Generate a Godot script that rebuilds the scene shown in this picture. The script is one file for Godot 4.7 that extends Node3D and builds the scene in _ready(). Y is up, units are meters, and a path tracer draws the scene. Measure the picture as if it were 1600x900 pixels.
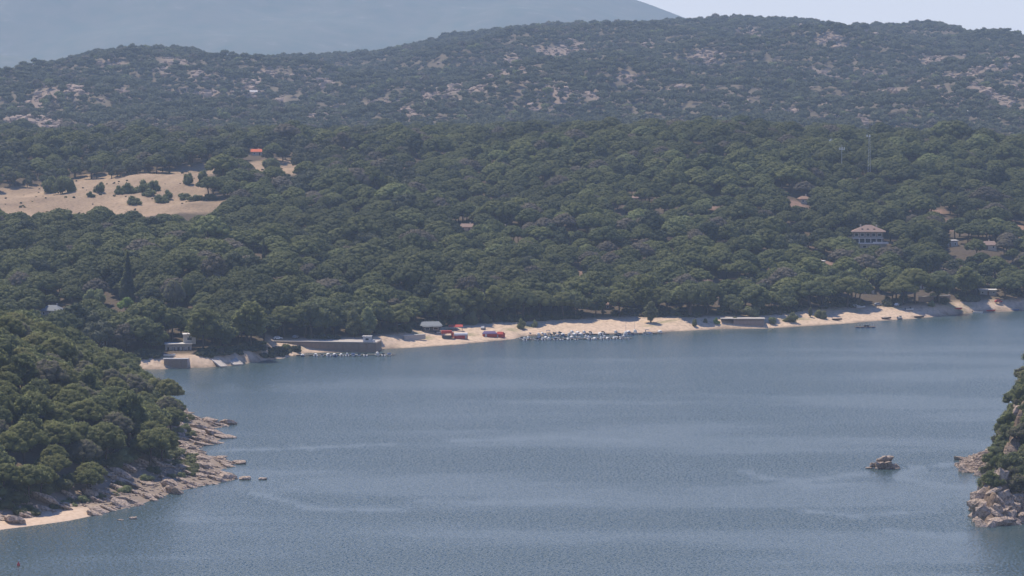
extends Node3D
# Reservoir with a wooded headland, a sandy far shore, pine forest and granite hills.
# World plan: x to the east, z = -s where s is metres north of the viewpoint, water at y = 0.
const SHORE := [[-700, 1430], [-400, 1425], [-156.64, 1392.72], [-143.26, 1398.63], [-128.35, 1404.59], [-114.78, 1428.93], [-104.42, 1444.58], [-94.68, 1473.61], [-63.75, 1476.91], [-59.97, 1493.62], [-45.18, 1500.42], [-24.37, 1517.66], [-3.1, 1542.49], [1.86, 1546.1], [6.28, 1564.41], [31.47, 1568.13], [60.22, 1579.38], [79.81, 1590.79], [103.14, 1606.26], [129.24, 1610.18], [160.26, 1630.04], [182.12, 1650.4], [215.13, 1675.51], [239.53, 1705.77], [262.07, 1719.08], [277.3, 1728.07], [420, 1800], [900, 1830]]
const BEACH := [[-700, 1445, 3], [-153.27, 1362.87, 4.5], [-139.66, 1371.67, 4.5], [-131.15, 1389.61, 4.5], [-113.83, 1417.42, 4.5], [-111.91, 1486.82, 4.5], [-89.95, 1493.79, 4.5], [-60.24, 1500.81, 4.5], [-37.37, 1551.92, 4.5], [-6.35, 1582.7, 4.5], [32.23, 1606.6, 4.5], [64.95, 1618.82, 4.5], [97.19, 1614.72, 4.5], [130.9, 1631.22, 4.5], [167.89, 1673.98, 4.5], [203.05, 1687.24, 4.5], [239.41, 1705.26, 4.5], [278.79, 1737.72, 4.5], [430, 1850, 4.5], [900, 1880, 4.5]]
const TOP := [[-516.74, 2350, 67.56], [-375.81, 2350, 67.56], [-281.85, 2350, 69.44], [-178.49, 2350, 71.32], [-152.22, 2380, 71.48], [-84.9, 2360, 73.89], [0, 2350, 72.26], [93.13, 2330, 76.5], [167.62, 2330, 79.29], [223.53, 2330, 74.64], [279.44, 2330, 70.91], [367.83, 2300, 67.58], [505.82, 2300, 64.36]]
const DIP := [[-670.52, 3050, 57.82], [-487.63, 3050, 59.65], [-304.76, 3050, 60.87], [-195.05, 3050, 59.04], [0, 3050, 55.99], [121.91, 3050, 57.82], [243.83, 3050, 57.82], [365.79, 3050, 51.73], [487.75, 3050, 49.29], [670.72, 3050, 45.03]]
const CREST := [[-1102.44, 4600, 57.52], [-873.19, 4600, 25.39], [-734.98, 4600, 55.68], [-679.53, 4600, 87.78], [-642.48, 4600, 119.84], [-614.74, 4600, 141.81], [-550.45, 4600, 149.13], [-486.22, 4600, 150.96], [-449.55, 4600, 147.3], [-419.92, 4678, 136.51], [-383.63, 4808, 137.79], [-336.66, 4964, 139.19], [-268.23, 5172, 141.84], [-209.42, 5250, 149.41], [-167.52, 5250, 157.76], [-115.15, 5250, 171.33], [-62.8, 5250, 179.68], [0, 5250, 186.98], [52.33, 5250, 192.2], [104.65, 5250, 194.28], [209.3, 5250, 194.28], [272.07, 5250, 198.45], [313.92, 5250, 199.5], [376.69, 5250, 202.62], [439.49, 5250, 199.5], [502.29, 5250, 196.37], [533.73, 5250, 190.11], [586.03, 5250, 194.28], [627.91, 5250, 191.15], [669.71, 5250, 198.45], [722.12, 5250, 189.07], [753.67, 5250, 173.42], [785.13, 5250, 168.2], [837.45, 5250, 170.29], [994.57, 5250, 162.98], [1256.47, 5250, 152.54]]
const HEADLAND := [[-186.75, 882.14], [-146.58, 909.09], [-135.43, 920.59], [-128.72, 928.42], [-118.49, 948.58], [-113.1, 959.69], [-104.84, 991.62], [-95.43, 1008.39], [-88.11, 1022.54], [-95.59, 1043.67], [-91.8, 1065.69], [-103.2, 1079.71], [-108.5, 1105.13], [-102.34, 1135.68], [-110.79, 1159.72], [-103.61, 1176.31], [-119.64, 1202.1], [-128.43, 1240.62], [-136.5, 1276.7], [-146.5, 1301.94], [-159.15, 1320.2], [-186.79, 1328.18], [-238.73, 1320.2], [-420, 1340], [-420, 915]]
const CLIFF_EDGE := [[916.73, 136.35], [937.72, 137.55], [959.69, 142.1], [996.14, 149.45], [1027.34, 154.7], [1052.03, 159.24], [1083.27, 166.1], [1114.5, 173.09]]
const SPIT := [[148.06, 1055.42], [149.34, 1042.01], [154.8, 1032.18], [162.36, 1027.34], [177.87, 1105.13], [168.98, 1105.13], [159.74, 1090.46]]
const CLEAR := [[[-393.6, 2138.5], [-341.3, 2132.5], [-320.77, 2167], [-300.42, 2209], [-262.55, 2188], [-238.38, 2207.5], [-223.69, 2237.5], [-201.63, 2251], [-198.38, 2204.5], [-195.97, 2084.5], [-196.45, 2045.5], [-213.76, 2015.5], [-179.97, 1976.5], [-178.36, 1958.5], [-214.13, 1945], [-263.69, 1966], [-283.69, 1915], [-306.9, 1916.5], [-357.06, 1939]], [[-187.93, 2254], [-169.51, 2291.5], [-152.18, 2306.5], [-145.65, 2180.5], [-155.38, 2158], [-161.46, 2182], [-182.7, 2201.5]], [[-218.75, 2032], [-183.09, 2011], [-177.06, 1966], [-196, 1958.5], [-220.04, 1963]]]
const CLEAR_GROWN := [[[-388.11, 2108.5], [-339.41, 2120.5], [-319.24, 2156.5], [-298, 2191], [-255.91, 2132.5], [-234.83, 2174.5], [-221.76, 2218], [-200.17, 2234.5], [-190.03, 2111.5], [-194.58, 2069.5], [-188.86, 1966], [-206.82, 1949.5], [-177.42, 1948], [-175.26, 1924], [-210.06, 1907.5], [-251.48, 1874.5], [-276.2, 1864], [-301.21, 1880.5], [-349.96, 1900]], [[-185.7, 2227], [-167.75, 2267.5], [-150.11, 2275], [-138.66, 2075.5], [-148.5, 2062], [-154.16, 2083], [-173.15, 2086]], [[-212.98, 1978], [-178.89, 1964.5], [-171.86, 1907.5], [-189.17, 1889.5], [-210.71, 1879]]]
const OUTCROPS := [[-487.56, 3254.5, 32.55, 160], [-452.11, 3187, 19.12, 76.5], [-518.75, 4094.5, 26.2, 24], [-482.31, 3553, 31.98, 69], [-443.82, 3644.5, 16.04, 85.5], [-436.68, 4129, 13.21, 144], [-380.93, 3952, 14.23, 24], [-315.21, 4070.5, 11.4, 63], [-329.65, 3932.5, 7.87, 24], [-265.87, 4099, 13.12, 24], [-228.28, 3877, 7.75, 24], [-376.13, 3884.5, 31.08, 24], [-315.29, 3899.5, 9.36, 24], [-278.84, 3826, 4.59, 24], [-204.13, 3296.5, 14.5, 72], [-186.6, 3593.5, 14.37, 24], [-150.69, 3593.5, 14.37, 24], [-94.01, 3622, 13.04, 78], [-66.58, 3706, 13.34, 160], [-15.02, 3763, 16.56, 160], [0, 4267, 15.36, 63], [47.72, 4349.5, 39.15, 31.5], [87.71, 4397.5, 22.87, 36], [11.08, 3700, 14.8, 153], [48.85, 3496, 15.38, 57], [23.86, 3413.5, 10.92, 24], [138.88, 3662.5, 16.11, 24], [186.64, 4352.5, 12.19, 66], [244.5, 4085.5, 16.34, 24], [251.22, 4061.5, 11.37, 24], [356.26, 4829.5, 23.18, 61.5], [348.56, 4540, 21.79, 160], [444.18, 4951, 15.84, 160], [418.8, 4243, 13.58, 24], [429.72, 4225, 11.83, 24], [512.45, 4469.5, 19.67, 30], [529.1, 4459, 10.7, 24], [384.83, 3935.5, 20.46, 24], [589.64, 3994, 23.96, 160], [537.21, 3845.5, 27.69, 24], [521.97, 3509.5, 19.65, 24], [683.19, 4391.5, 15.81, 27], [587.52, 3725.5, 14.9, 24], [423.97, 3539.5, 9.91, 24], [483.37, 3784, 13.62, 91.5], [341, 3415, 8.2, 24], [294.34, 3388, 8.13, 33], [353.32, 3275.5, 7.86, 36], [466.11, 3433, 13.73, 73.5], [534.82, 3455.5, 13.82, 37.5], [100.97, 3260.5, 9.13, 30], [91.59, 3529, 11.29, 57], [-514.8, 3484, 13.94, 24], [-503.02, 3187, 19.12, 42], [184.51, 3554.5, 9.95, 55.5], [241.71, 3458.5, 8.3, 24], [-108.26, 3388, 9.49, 160], [-35.18, 3524.5, 11.28, 27], [436.55, 3977.5, 15.91, 24], [543.01, 4187.5, 16.75, 24]]
const RIDGE := [[-4061, 12000, 515.15], [-2387.83, 12000, 586.45], [-1193.58, 12000, 633.95], [-477.5, 12000, 610.21], [0, 12000, 515.15], [238.98, 12000, 448.55], [382.46, 12000, 405.71], [502.08, 12000, 367.61], [633.78, 12000, 315.19], [765.54, 12000, 265.13], [1197.07, 12000, 133.87], [4309.45, 12000, 133.87]]
const RIDGE_NEAR := [[-3588.22, 9000, 241.04], [-1974.12, 9000, 201.69], [-1436.09, 9000, 169.47], [-1346.48, 9000, 155.15], [-1274.88, 9000, 133.66], [-1185.6, 9000, 79.9], [-988.41, 9000, 26.09], [-719.14, 9000, -27.76]]
const CALM := [[[74.86, 1038.72], [79.38, 1024.13], [87.98, 1016.2], [98.66, 1020.94], [110.89, 1035.44]], [[84.39, 1009.94], [92.97, 1003.76], [103.55, 1008.39]], [[116.78, 1032.18], [124.55, 1022.54], [131.36, 1011.5]], [[125.91, 1033.81], [131.92, 1048.67], [142.55, 1057.11], [149.65, 1062.24]], [[129.95, 1008.39], [139.04, 1000.7], [147.55, 1003.76]], [[-31.25, 969.63], [-7.78, 965.35], [19.56, 971.07]], [[-81.63, 988.64], [-61.33, 951.34], [-34.45, 949.96]], [[85.75, 945.84], [100.14, 937.72], [123.87, 945.84]], [[105.98, 906.57], [122.91, 896.64], [143.96, 904.07]], [[-103.64, 1095.92], [-71.15, 1105.13], [-44.84, 1114.5]], [[-22.61, 1124.03], [13.71, 1135.68], [47.48, 1124.03]]]
const DIRT := [[-71.63, 2239, 5.15, 13.2], [-34.42, 2023, 12.1, 19.2], [-26.55, 1894, 9.58, 44.4], [-5.6, 1865.5, 5.15, 19.2], [181.51, 2015.5, 6.49, 12.8], [147.52, 1981, 3.19, 15.6], [270.93, 1990, 13.73, 20.4], [36.73, 1745.5, 4.82, 12.8], [104.9, 1715.5, 3.55, 12.8], [314.07, 1985.5, 9.13, 37.2], [488.96, 3220, 7.41, 32.4], [125.32, 2020, 3.72, 15.6], [76.69, 2017, 3.71, 38.4], [-4.59, 2294.5, 4.22, 36], [216.17, 2038, 4.69, 12.8], [168.29, 1888, 6.95, 20.4], [179.19, 1825, 5.88, 19.2], [172.26, 2050, 3.77, 13.2], [271.83, 2051.5, 3.77, 21.6]]
const KEEP_OPEN := [[-71.63, 2239, 4.25, 38.25, 8.25], [-34.42, 2023, 9.99, 42, 12], [-26.55, 1894, 7.92, 57.75, 27.75], [-5.6, 1865.5, 4.25, 42, 12], [181.51, 2015.5, 5.36, 38, 8], [147.52, 1981, 2.63, 39.75, 9.75], [270.93, 1990, 11.34, 42.75, 12.75], [36.73, 1745.5, 3.98, 38, 8], [104.9, 1715.5, 2.93, 38, 8], [314.07, 1985.5, 7.54, 53.25, 23.25], [488.96, 3220, 6.12, 50.25, 20.25], [125.32, 2020, 3.07, 39.75, 9.75], [76.69, 2017, 3.07, 54, 24], [-4.59, 2294.5, 3.49, 52.5, 22.5], [216.17, 2038, 3.87, 38, 8], [168.29, 1888, 5.74, 28.75, 12.75], [179.19, 1825, 4.85, 28, 12], [172.26, 2050, 3.12, 38.25, 8.25], [271.83, 2051.5, 3.12, 43.5, 13.5], [-184.32, 2305, 6.36, 114, 12], [176.13, 1816, 3.75, 47.5, 10], [169.65, 1882, 8.03, 64.6, 13], [258.68, 1888, 7.12, 79.8, 13], [279.36, 1882, 8.5, 64.6, 13], [192.26, 1724.5, 6.2, 49.4, 12], [221.49, 1742.5, 5.82, 64.6, 13], [237.08, 1754.5, 4.11, 57, 13], [44.54, 1645, 10.07, 11.4, 15], [104.55, 1715.5, 4.48, 49.4, 11], [-26.46, 1888, 6.18, 64.6, 12], [-4.85, 1864, 4.74, 64.6, 12], [147.63, 1982.5, 3.71, 68.4, 12], [184.87, 2021.5, 5.51, 68.4, 13], [125.59, 2024.5, 3.76, 68.4, 11], [77.09, 2017, 4.5, 68.4, 11], [-3.2, 2288.5, 4.91, 64.6, 12], [467.8, 3317.5, 8.08, 114, 13], [-378.03, 2462.5, 4.55, 95, 12], [-314.69, 3892, 8.26, 133, 13], [-221.79, 1535.5, 7.21, 87.4, 14], [-204.8, 1519, 9.79, 38, 14], [-185.9, 1442.5, 3.65, 34.2, 11], [111.73, 1688.5, 3.17, 34.2, 10], [260.53, 1744, 7.12, 45.6, 13], [212.05, 1897, 13.66, 80, 20], [-87.62, 1490, 26, 20, 4], [-147.5, 1423.75, 8.5, 26, 16], [-39.56, 1540, 9, 20, 12], [-188.03, 1562.5, 11.31, 80.5, 4], [-131.97, 1697.5, 7.36, 74.17, 4], [-185.92, 1537, 10.92, 39.87, 4], [-202.4, 1547.5, 12.19, 41.9, 4], [-161.22, 1522, 7.09, 41.74, 4], [-155.86, 1532.5, 5.6, 39.36, 4], [-74.71, 1501, 6.1, 18.17, 4], [-68.15, 1502.5, 6.41, 18.65, 4], [-54.32, 1520.5, 7.39, 42.22, 4], [69.99, 1607.5, 5.5, 17.2, 4], [-20.22, 1574.5, 5.72, 17.56, 4], [-12.71, 1583.5, 4.48, 15.57, 4], [4.75, 1577.5, 4.16, 15.05, 4], [11.12, 1583.5, 3.22, 13.55, 4], [91.76, 1604.5, 2.93, 13.08, 4], [97.59, 1610.5, 2.29, 12.06, 4], [103.5, 1612, 3.26, 13.61, 4], [113.3, 1618, 2.78, 12.85, 4], [122.73, 1627, 6.53, 18.85, 4], [114.24, 1627, 5.23, 16.77, 4], [132.25, 1619.5, 3.59, 14.15, 4], [142.13, 1628.5, 5.56, 17.3, 4], [153.93, 1646.5, 2.48, 12.37, 4], [159.36, 1648, 5.61, 17.38, 4], [223.01, 1697.5, 3.72, 14.35, 4], [-299.16, 2071, 8.81, 22.49, 4], [-287.53, 2053, 9.93, 24.29, 4], [-263.77, 2044, 5.74, 17.59, 4], [-267.14, 2029, 4.82, 16.12, 4], [-250.32, 2041, 5.74, 17.58, 4], [-244.14, 2044, 6.93, 19.48, 4], [-238.63, 2063.5, 8.18, 21.49, 4], [-231.86, 2069.5, 6.4, 18.64, 4], [-230.7, 2033.5, 7.49, 20.38, 4], [-210.68, 2081.5, 5.83, 17.73, 4], [-202.81, 2095, 5.86, 17.78, 4], [-236.2, 2000.5, 7.38, 20.21, 4], [-220.86, 2014, 6.84, 19.34, 4], [-217.95, 2024.5, 5.7, 17.51, 4], [-165.99, 2213.5, 9.34, 23.35, 4], [-208.07, 2023, 6.28, 18.45, 4], [-198.9, 2008, 7.41, 20.25, 4], [-189.23, 2003.5, 6.81, 19.3, 4]]
const HOUSES := [[-184.32, 2305, 67.52, 7.84, 1.38, 7, "gable", "cream", "bright_tile", 12, "small house with bright orange red roof on the upper forest edge", "house"], [176.13, 1816, 18.57, 3.63, 1.45, 5, "flat", "white", "slab", 5, "tiny white pavilion under the reddish terrace below the big villa", "house"], [169.65, 1882, 25.03, 10.54, 1.88, 8, "hip", "cream", "tile", -12, "low house with dull red tiled roof left of the big villa", "house"], [258.68, 1888, 25.48, 9.06, 3.4, 8, "flat", "grey", "slab", 4, "grey flat roofed house in two bands between dark pines", "house"], [279.36, 1882, 24.13, 11.29, 1.51, 8, "gable", "cream", "tile", 8, "long low house with red roof near the right edge of the wood", "house"], [192.26, 1724.5, 9.45, 7.59, 1.72, 7, "hip", "cream", "orange_tile", -6, "small house with orange roof low among pines above the right sand", "house"], [221.49, 1742.5, 10.72, 6.97, 3.48, 8, "flat", "cream", "slab", 14, "cream flat roofed villa above the garden wall", "house"], [237.08, 1754.5, 11.23, 4.21, 5.61, 8, "hip", "cream", "tile", 0, "narrow cream house half hidden behind pines beside the garden wall", "house"], [44.54, 1645, 6.86, 13.82, 1.65, 10, "gable", "brown", "brown_tile", -4, "brown roofed house in shade behind the moored boats", "house"], [104.55, 1715.5, 14.56, 4.8, 1.37, 6, "gable", "cream", "tile", 20, "small red roofed house alone in the middle of the wood", "house"], [-26.46, 1888, 34.48, 7.55, 1.89, 7, "gable", "cream", "tile", -10, "reddish house in the clearing with bare red earth", "house"], [-4.85, 1864, 34.38, 5.22, 1.86, 7, "hip", "cream", "orange_tile", 15, "small orange roofed house right of the red earth clearing", "house"], [147.63, 1982.5, 38, 3.57, 2.38, 7, "gable", "white", "slab", 0, "small white house standing alone in the wood left of the masts", "house"], [184.87, 2021.5, 45.2, 6.47, 2.83, 8, "hip", "cream", "brown_tile", 10, "cream house with dull roof below the telecom masts", "house"], [125.59, 2024.5, 45.35, 3.64, 1.62, 6, "flat", "white", "slab", 0, "little white flat roofed house high in the wood", "house"], [77.09, 2017, 46.32, 4.84, 1.61, 6, "gable", "cream", "tile", 0, "little cream house in the upper middle of the forest", "house"], [-3.2, 2288.5, 67.48, 5.49, 1.83, 7, "hip", "cream", "tile", 0, "tan house at the top of the forest under the rocky knoll", "house"], [467.8, 3317.5, 81.82, 10.62, 1.99, 8, "hip", "white", "slab", 0, "white house alone on the far hillside at right", "house"], [-378.03, 2462.5, 66.41, 4.92, 1.97, 7, "gable", "white", "slab", 0, "white shed above the dry field at the left edge", "house"], [-314.69, 3892, 96.31, 10.9, 3.11, 8, "gable", "grey", "slab", 0, "grey farm shed on the far hill below the saddle", "house"], [-221.79, 1535.5, 12.06, 9.21, 1.84, 9, "hip", "grey", "slate", -8, "pavilion with pale grey pyramid roof behind the headland", "house"], [-204.8, 1519, 10.72, 13.37, 1.22, 9, "hip", "cream", "brown_tile", -6, "long house with weathered terracotta roof beside the grey pavilion", "house"], [-185.9, 1442.5, 6.18, 3.46, 1.15, 6, "gable", "white", "tile", 20, "small white hut with reddish roof just behind the headland pines", "house"], [111.73, 1688.5, 10.95, 2.7, 1.35, 5, "flat", "white", "slab", 0, "tiny white kiosk under the pines behind the stone jetty", "house"], [260.53, 1744, 7.14, 9.07, 1.74, 8, "flat", "grey", "slab", -4, "low grey house deep in shade above the rightmost sand", "house"]]
const VILLA := [[212.05, 1897, 22.77]]
const QUAY := [[-111.86, 1481.89, 0], [-63.38, 1475.26, 0]]
const RAMPWALL := [[-152.65, 1397.15, 0], [-142.27, 1397.15, 0]]
const RAMP := [[-127.22, 1404.59, 0], [-121.51, 1413.62, 0]]
const WHITEHOUSE := [[-149.5, 1423.75, 4.5], [-145.04, 1427.78, 5]]
const JETTY := [[112.01, 1613.49, 2], [127.54, 1613.2, 0.4]]
const BAR := [[-39.56, 1540, 3.75]]
const BARWALL := [[-51.02, 1513, 2.9], [-41.2, 1520.5, 1.91]]
const PONTOONS := [[3.71, 1540.69, 0], [58.48, 1549.73, 0], [7.86, 1566.27, 0], [77.88, 1577.49, 0], [-100.07, 1457.34, 0], [-53.37, 1460.57, 0]]
const RAFT := [[178.79, 1614.11, 0]]
const MASTS := [[217.36, 2110, 54.96], [237.35, 2126.5, 55.41], [223.52, 2245, 66.02]]
const BUOY := [[-131.18, 843.46, 0]]
const ISLET := [[122.43, 1048.67, 0]]
const SMALLROCKS := [[-114.68, 928.42, 0, 1.1], [-111.25, 931.06, 0, 1.6], [-85.3, 1020.94, 0, 2.6], [-79.75, 1020.94, 0, 2], [-91.34, 1024.13, 0, 4.6], [-91.5, 1062.24, 0, 3.4], [-98.54, 1076.17, 0, 3], [-105.36, 933.71, 0, 0.6]]
const PLANTS := [[-188.03, 1562.5, 15.6, 2.53, 2.52, "cypress", "dark", "tall dark cypress spire rising above the wood at left", "cypress", "tree"], [-131.97, 1697.5, 28.64, 0.65, 1.25, "cypress", "dark", "thin small dark cypress in the wood above the quay", "cypress", "tree"], [-185.92, 1537, 12.6, 1.02, 1, "oak", "bright", "bright green round tree at the foot of the tall cypress", "round_tree", "tree"], [-202.4, 1547.5, 12.44, 1.29, 1.58, "oak", "pale", "pale grey green cedar between pavilion and tall cypress", "cedar_tree", "tree"], [-161.22, 1522, 12.12, 1.01, 1.83, "pine", "pine_grey", "tall umbrella pine with two bare trunks above the white house", "stone_pine", "tree"], [-155.86, 1532.5, 13.62, 0.77, 1.72, "pine", "pine_c", "slender tall pine right of the twin trunked pine", "stone_pine", "tree"], [-74.71, 1501, 4.8, 1.55, 1.18, "poplar", "scrub", "grey green poplar left of the yellowish one behind the quay hut", "poplar_tree", "tree"], [-68.15, 1502.5, 4.78, 1.64, 1.29, "poplar", "pale", "yellowish green poplar directly behind the quay hut", "poplar_tree", "tree"], [-54.32, 1520.5, 4.98, 1.06, 1.09, "pine", "pine_b", "broad umbrella pine between the quay poplars and beach bar", "stone_pine", "tree"], [69.99, 1607.5, 3.05, 1.36, 0.98, "poplar", "scrub", "upright green tree standing alone on the sand behind the boats", "poplar_tree", "tree"], [-20.22, 1574.5, 4.86, 1.11, 1.57, "scrub", "scrub", "large grey green bush at the back of the sand near the red tents", "bush", "bush"], [-12.71, 1583.5, 4.89, 0.82, 1.1, "scrub", "scrub", "smaller bush right of the large one near the red tents", "bush", "bush"], [4.75, 1577.5, 2.78, 0.74, 1.09, "scrub", "scrub", "rounded bush on the sand left of the moored boats", "bush", "bush"], [11.12, 1583.5, 2.91, 0.52, 0.85, "scrub", "pale", "pale little bush on the sand behind the first boats", "bush", "bush"], [91.76, 1604.5, 1.56, 0.45, 0.99, "scrub", "scrub", "young bush on the sand left of the stone jetty", "bush", "bush"], [97.59, 1610.5, 2.89, 0.3, 0.56, "scrub", "scrub", "tiny bush on the sand close to the stone jetty", "bush", "bush"], [103.5, 1612, 2.22, 0.53, 0.74, "scrub", "bright", "fresh green low bush beside the left end of the jetty", "bush", "bush"], [113.3, 1618, 3.1, 0.42, 0.56, "scrub", "oak", "dark little bush against the jetty wall", "bush", "bush"], [122.73, 1627, 4.44, 1.3, 1.38, "scrub", "scrub", "grey bush behind the right end of the jetty", "bush", "bush"], [114.24, 1627, 4.86, 0.88, 0.98, "oak", "scrub", "pale green small tree behind the stone jetty", "small_tree", "tree"], [132.25, 1619.5, 1.61, 0.61, 0.87, "scrub", "pale", "yellow green bush at the dark end of the jetty", "bush", "bush"], [142.13, 1628.5, 1.76, 1.07, 1.13, "scrub", "scrub", "big domed grey bush on the sand right of the jetty", "bush", "bush"], [153.93, 1646.5, 2.9, 0.45, 0.47, "poplar", "scrub", "slim young poplar between the two domed bushes", "poplar_tree", "tree"], [159.36, 1648, 2.41, 1.09, 1.08, "scrub", "scrub", "domed grey bush at the left end of the wide sand", "bush", "bush"], [223.01, 1697.5, 4.55, 0.64, 0.78, "scrub", "pale", "yellowish bush above the right sand under the garden wall", "bush", "bush"], [-299.16, 2071, 50.13, 1.84, 2.58, "scrub", "oak", "large dark oak forming the left half of the big clump in the dry field", "oak_tree", "tree"], [-287.53, 2053, 50.44, 2.1, 2.77, "scrub", "oak", "large dark oak forming the right half of the big clump in the dry field", "oak_tree", "tree"], [-263.77, 2044, 51.33, 1.12, 1.59, "scrub", "oak", "lone round oak in the middle of the dry field", "oak_tree", "tree"], [-267.14, 2029, 49.13, 0.9, 0.84, "scrub", "oak", "low bush oak left of the lone oak in the field", "oak_tree", "tree"], [-250.32, 2041, 50.57, 1.11, 1.27, "scrub", "oak", "first oak of the row across the dry field", "oak_tree", "tree"], [-244.14, 2044, 50.89, 1.39, 1.59, "scrub", "oak", "second oak of the row across the dry field", "oak_tree", "tree"], [-238.63, 2063.5, 50.37, 1.69, 1.93, "scrub", "oak", "third and largest oak of the row in the field", "oak_tree", "tree"], [-231.86, 2069.5, 51.15, 1.27, 1.72, "scrub", "oak", "last oak of the row across the dry field", "oak_tree", "tree"], [-230.7, 2033.5, 49.75, 1.53, 1.06, "scrub", "oak", "low oak before the row in the dry field", "oak_tree", "tree"], [-210.68, 2081.5, 55.14, 1.14, 1.95, "scrub", "oak", "dark oak at the right end of the dry field", "oak_tree", "tree"], [-202.81, 2095, 57.28, 1.14, 1.74, "scrub", "oak", "round oak right of the dark oak at the field end", "oak_tree", "tree"], [-236.2, 2000.5, 45.74, 1.5, 1.25, "scrub", "oak", "spreading oak over the shed in the lower field", "oak_tree", "tree"], [-220.86, 2014, 46.05, 1.37, 1.25, "scrub", "oak", "oak at the lower right of the dry field", "oak_tree", "tree"], [-217.95, 2024.5, 47.52, 1.11, 1.47, "scrub", "oak", "rounder oak beside the lower right field oak", "oak_tree", "tree"], [-165.99, 2213.5, 59.89, 1.96, 2.07, "scrub", "oak", "broad oak in the small upper clearing", "oak_tree", "tree"], [-208.07, 2023, 47.59, 1.24, 1.05, "scrub", "oak", "low oak in the gap of the field hedge", "oak_tree", "tree"], [-198.9, 2008, 47.46, 1.51, 1.04, "scrub", "oak", "hedge oak along the lower strip of field", "oak_tree", "tree"], [-189.23, 2003.5, 48.07, 1.37, 1.04, "scrub", "oak", "hedge oak at the right end of the lower strip", "oak_tree", "tree"]]
const CARS := [[-109.5, 1490.5, 4.71, "white", 20, "white car parked under pines behind the quay"], [-101.42, 1495, 4.88, "grey", 70, "grey car parked in shade behind the middle of the quay"], [-88.69, 1498, 4.83, "white", 10, "white van like car under pines left of the poplars"], [181.72, 1684, 5.11, "white", -30, "white car parked at the back of the wide sand"], [194.06, 1691.5, 5.45, "grey", 10, "silver car under pines above the wide sand"], [-14.12, 1564, 3.41, "grey", 80, "grey car on the sand between the red vehicles"], [263.31, 1727.5, 4.32, "red", 15, "red car under trees at the rightmost sand"], [204.41, 1693, 5.15, "white", 60, "white car in shade right of the silver car"]]
const TENTS := [[-10.86, 1546, 1.26], [-5.59, 1547.5, 0.82], [-24.61, 1532.5, 1.44], [-31.34, 1531, 1.87], [-27.43, 1553.5, 3.7]]
const SANDBOATS := [[167.81, 1646.5, 1.15, 5, "dark", "dark rowing boat lying near the water on the wide sand"], [195.18, 1663, 0.5, 10, "brown", "brown pedal boat on the wide sand near the water"], [202.73, 1667.5, 0.3, 60, "white", "small white dinghy drawn up beside the brown pedal boat"], [213.72, 1675, 0.14, 4, "dark", "low dark boat pulled up at the water edge"], [209.96, 1685.5, 3.28, 30, "white", "white dinghy at the back of the wide sand"], [238.45, 1708, 2, 8, "red", "red kayak stack boat beside the garden steps"], [249.65, 1709.5, -0.23, -20, "white", "white boat beached near the right edge"], [257.63, 1717, 0.3, 12, "red", "red boat beached near the right edge"], [271.54, 1724.5, -0.02, 0, "blue", "blue boat beached at the right edge"], [183.92, 1682.5, 4.81, 20, "white", "white motorboat stored under pines above the wide sand"], [-150.96, 1405, 4.59, 10, "white", "white dinghy on the sand beside the dark sea wall"], [-34.03, 1541.5, 3.14, 20, "white", "white boat on the sand beside the beach bar"]]
const GARDENWALL := [[217.67, 1706.5, 6.07], [236.08, 1718.5, 5.78]]
var rng := RandomNumberGenerator.new()
var M := {}
var names := {}

# ---------------------------------------------------------------- helpers
func lin(r, g, b) -> Color:
	return Color(r, g, b).linear_to_srgb()

func mat(key: String, c: Color, rough := 0.9, spec := 0.3) -> StandardMaterial3D:
	var m := StandardMaterial3D.new()
	m.resource_name = key
	m.albedo_color = c
	m.roughness = rough
	m.metallic_specular = spec
	M[key] = m
	return m

func noise_tex(freq: float, cols: Array, stops: Array, sd: int, size := 512, octaves := 5, kind := FastNoiseLite.TYPE_SIMPLEX_SMOOTH) -> NoiseTexture2D:
	var n := FastNoiseLite.new()
	n.noise_type = kind
	n.seed = sd
	n.frequency = freq
	n.fractal_octaves = octaves
	n.fractal_gain = 0.6
	var t := NoiseTexture2D.new()
	t.width = size
	t.height = size
	t.seamless = true
	t.noise = n
	var g := Gradient.new()
	g.offsets = PackedFloat32Array(stops)
	var cc := PackedColorArray()
	for c in cols:
		cc.append(c)
	g.colors = cc
	t.color_ramp = g
	return t

func textured(key: String, tex: Texture2D, metres: float, rough := 0.95, own := false) -> StandardMaterial3D:
	var m := mat(key, Color.WHITE, rough, 0.25)
	m.albedo_texture = tex
	m.uv1_triplanar = true
	m.uv1_world_triplanar = not own
	m.uv1_scale = Vector3.ONE / metres
	return m

func numbered(called: String) -> String:
	var n: int = names.get(called, 0)
	names[called] = n + 1
	return called if n == 0 else "%s_%03d" % [called, n]

func tag(o: Node, label: String, category := "", group := "", kind := "") -> void:
	if label: o.set_meta("label", label)
	if category: o.set_meta("category", category)
	if group: o.set_meta("group", group)
	if kind: o.set_meta("kind", kind)

func thing(called: String, label: String, category: String, at: Vector3, turn := 0.0, group := "", kind := "") -> Node3D:
	var o := Node3D.new()
	o.name = numbered(called)
	o.position = at
	o.rotation.y = turn
	tag(o, label, category, group, kind)
	add_child(o)
	return o

func part(called: String, mesh: Mesh, m: Material, parent: Node, t := Transform3D()) -> MeshInstance3D:
	var o := MeshInstance3D.new()
	o.name = called if parent != self else numbered(called)
	o.mesh = mesh
	if m:
		o.material_override = m
	o.transform = t
	parent.add_child(o, true)
	return o

func st_new() -> SurfaceTool:
	var st := SurfaceTool.new()
	st.begin(Mesh.PRIMITIVE_TRIANGLES)
	return st

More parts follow.
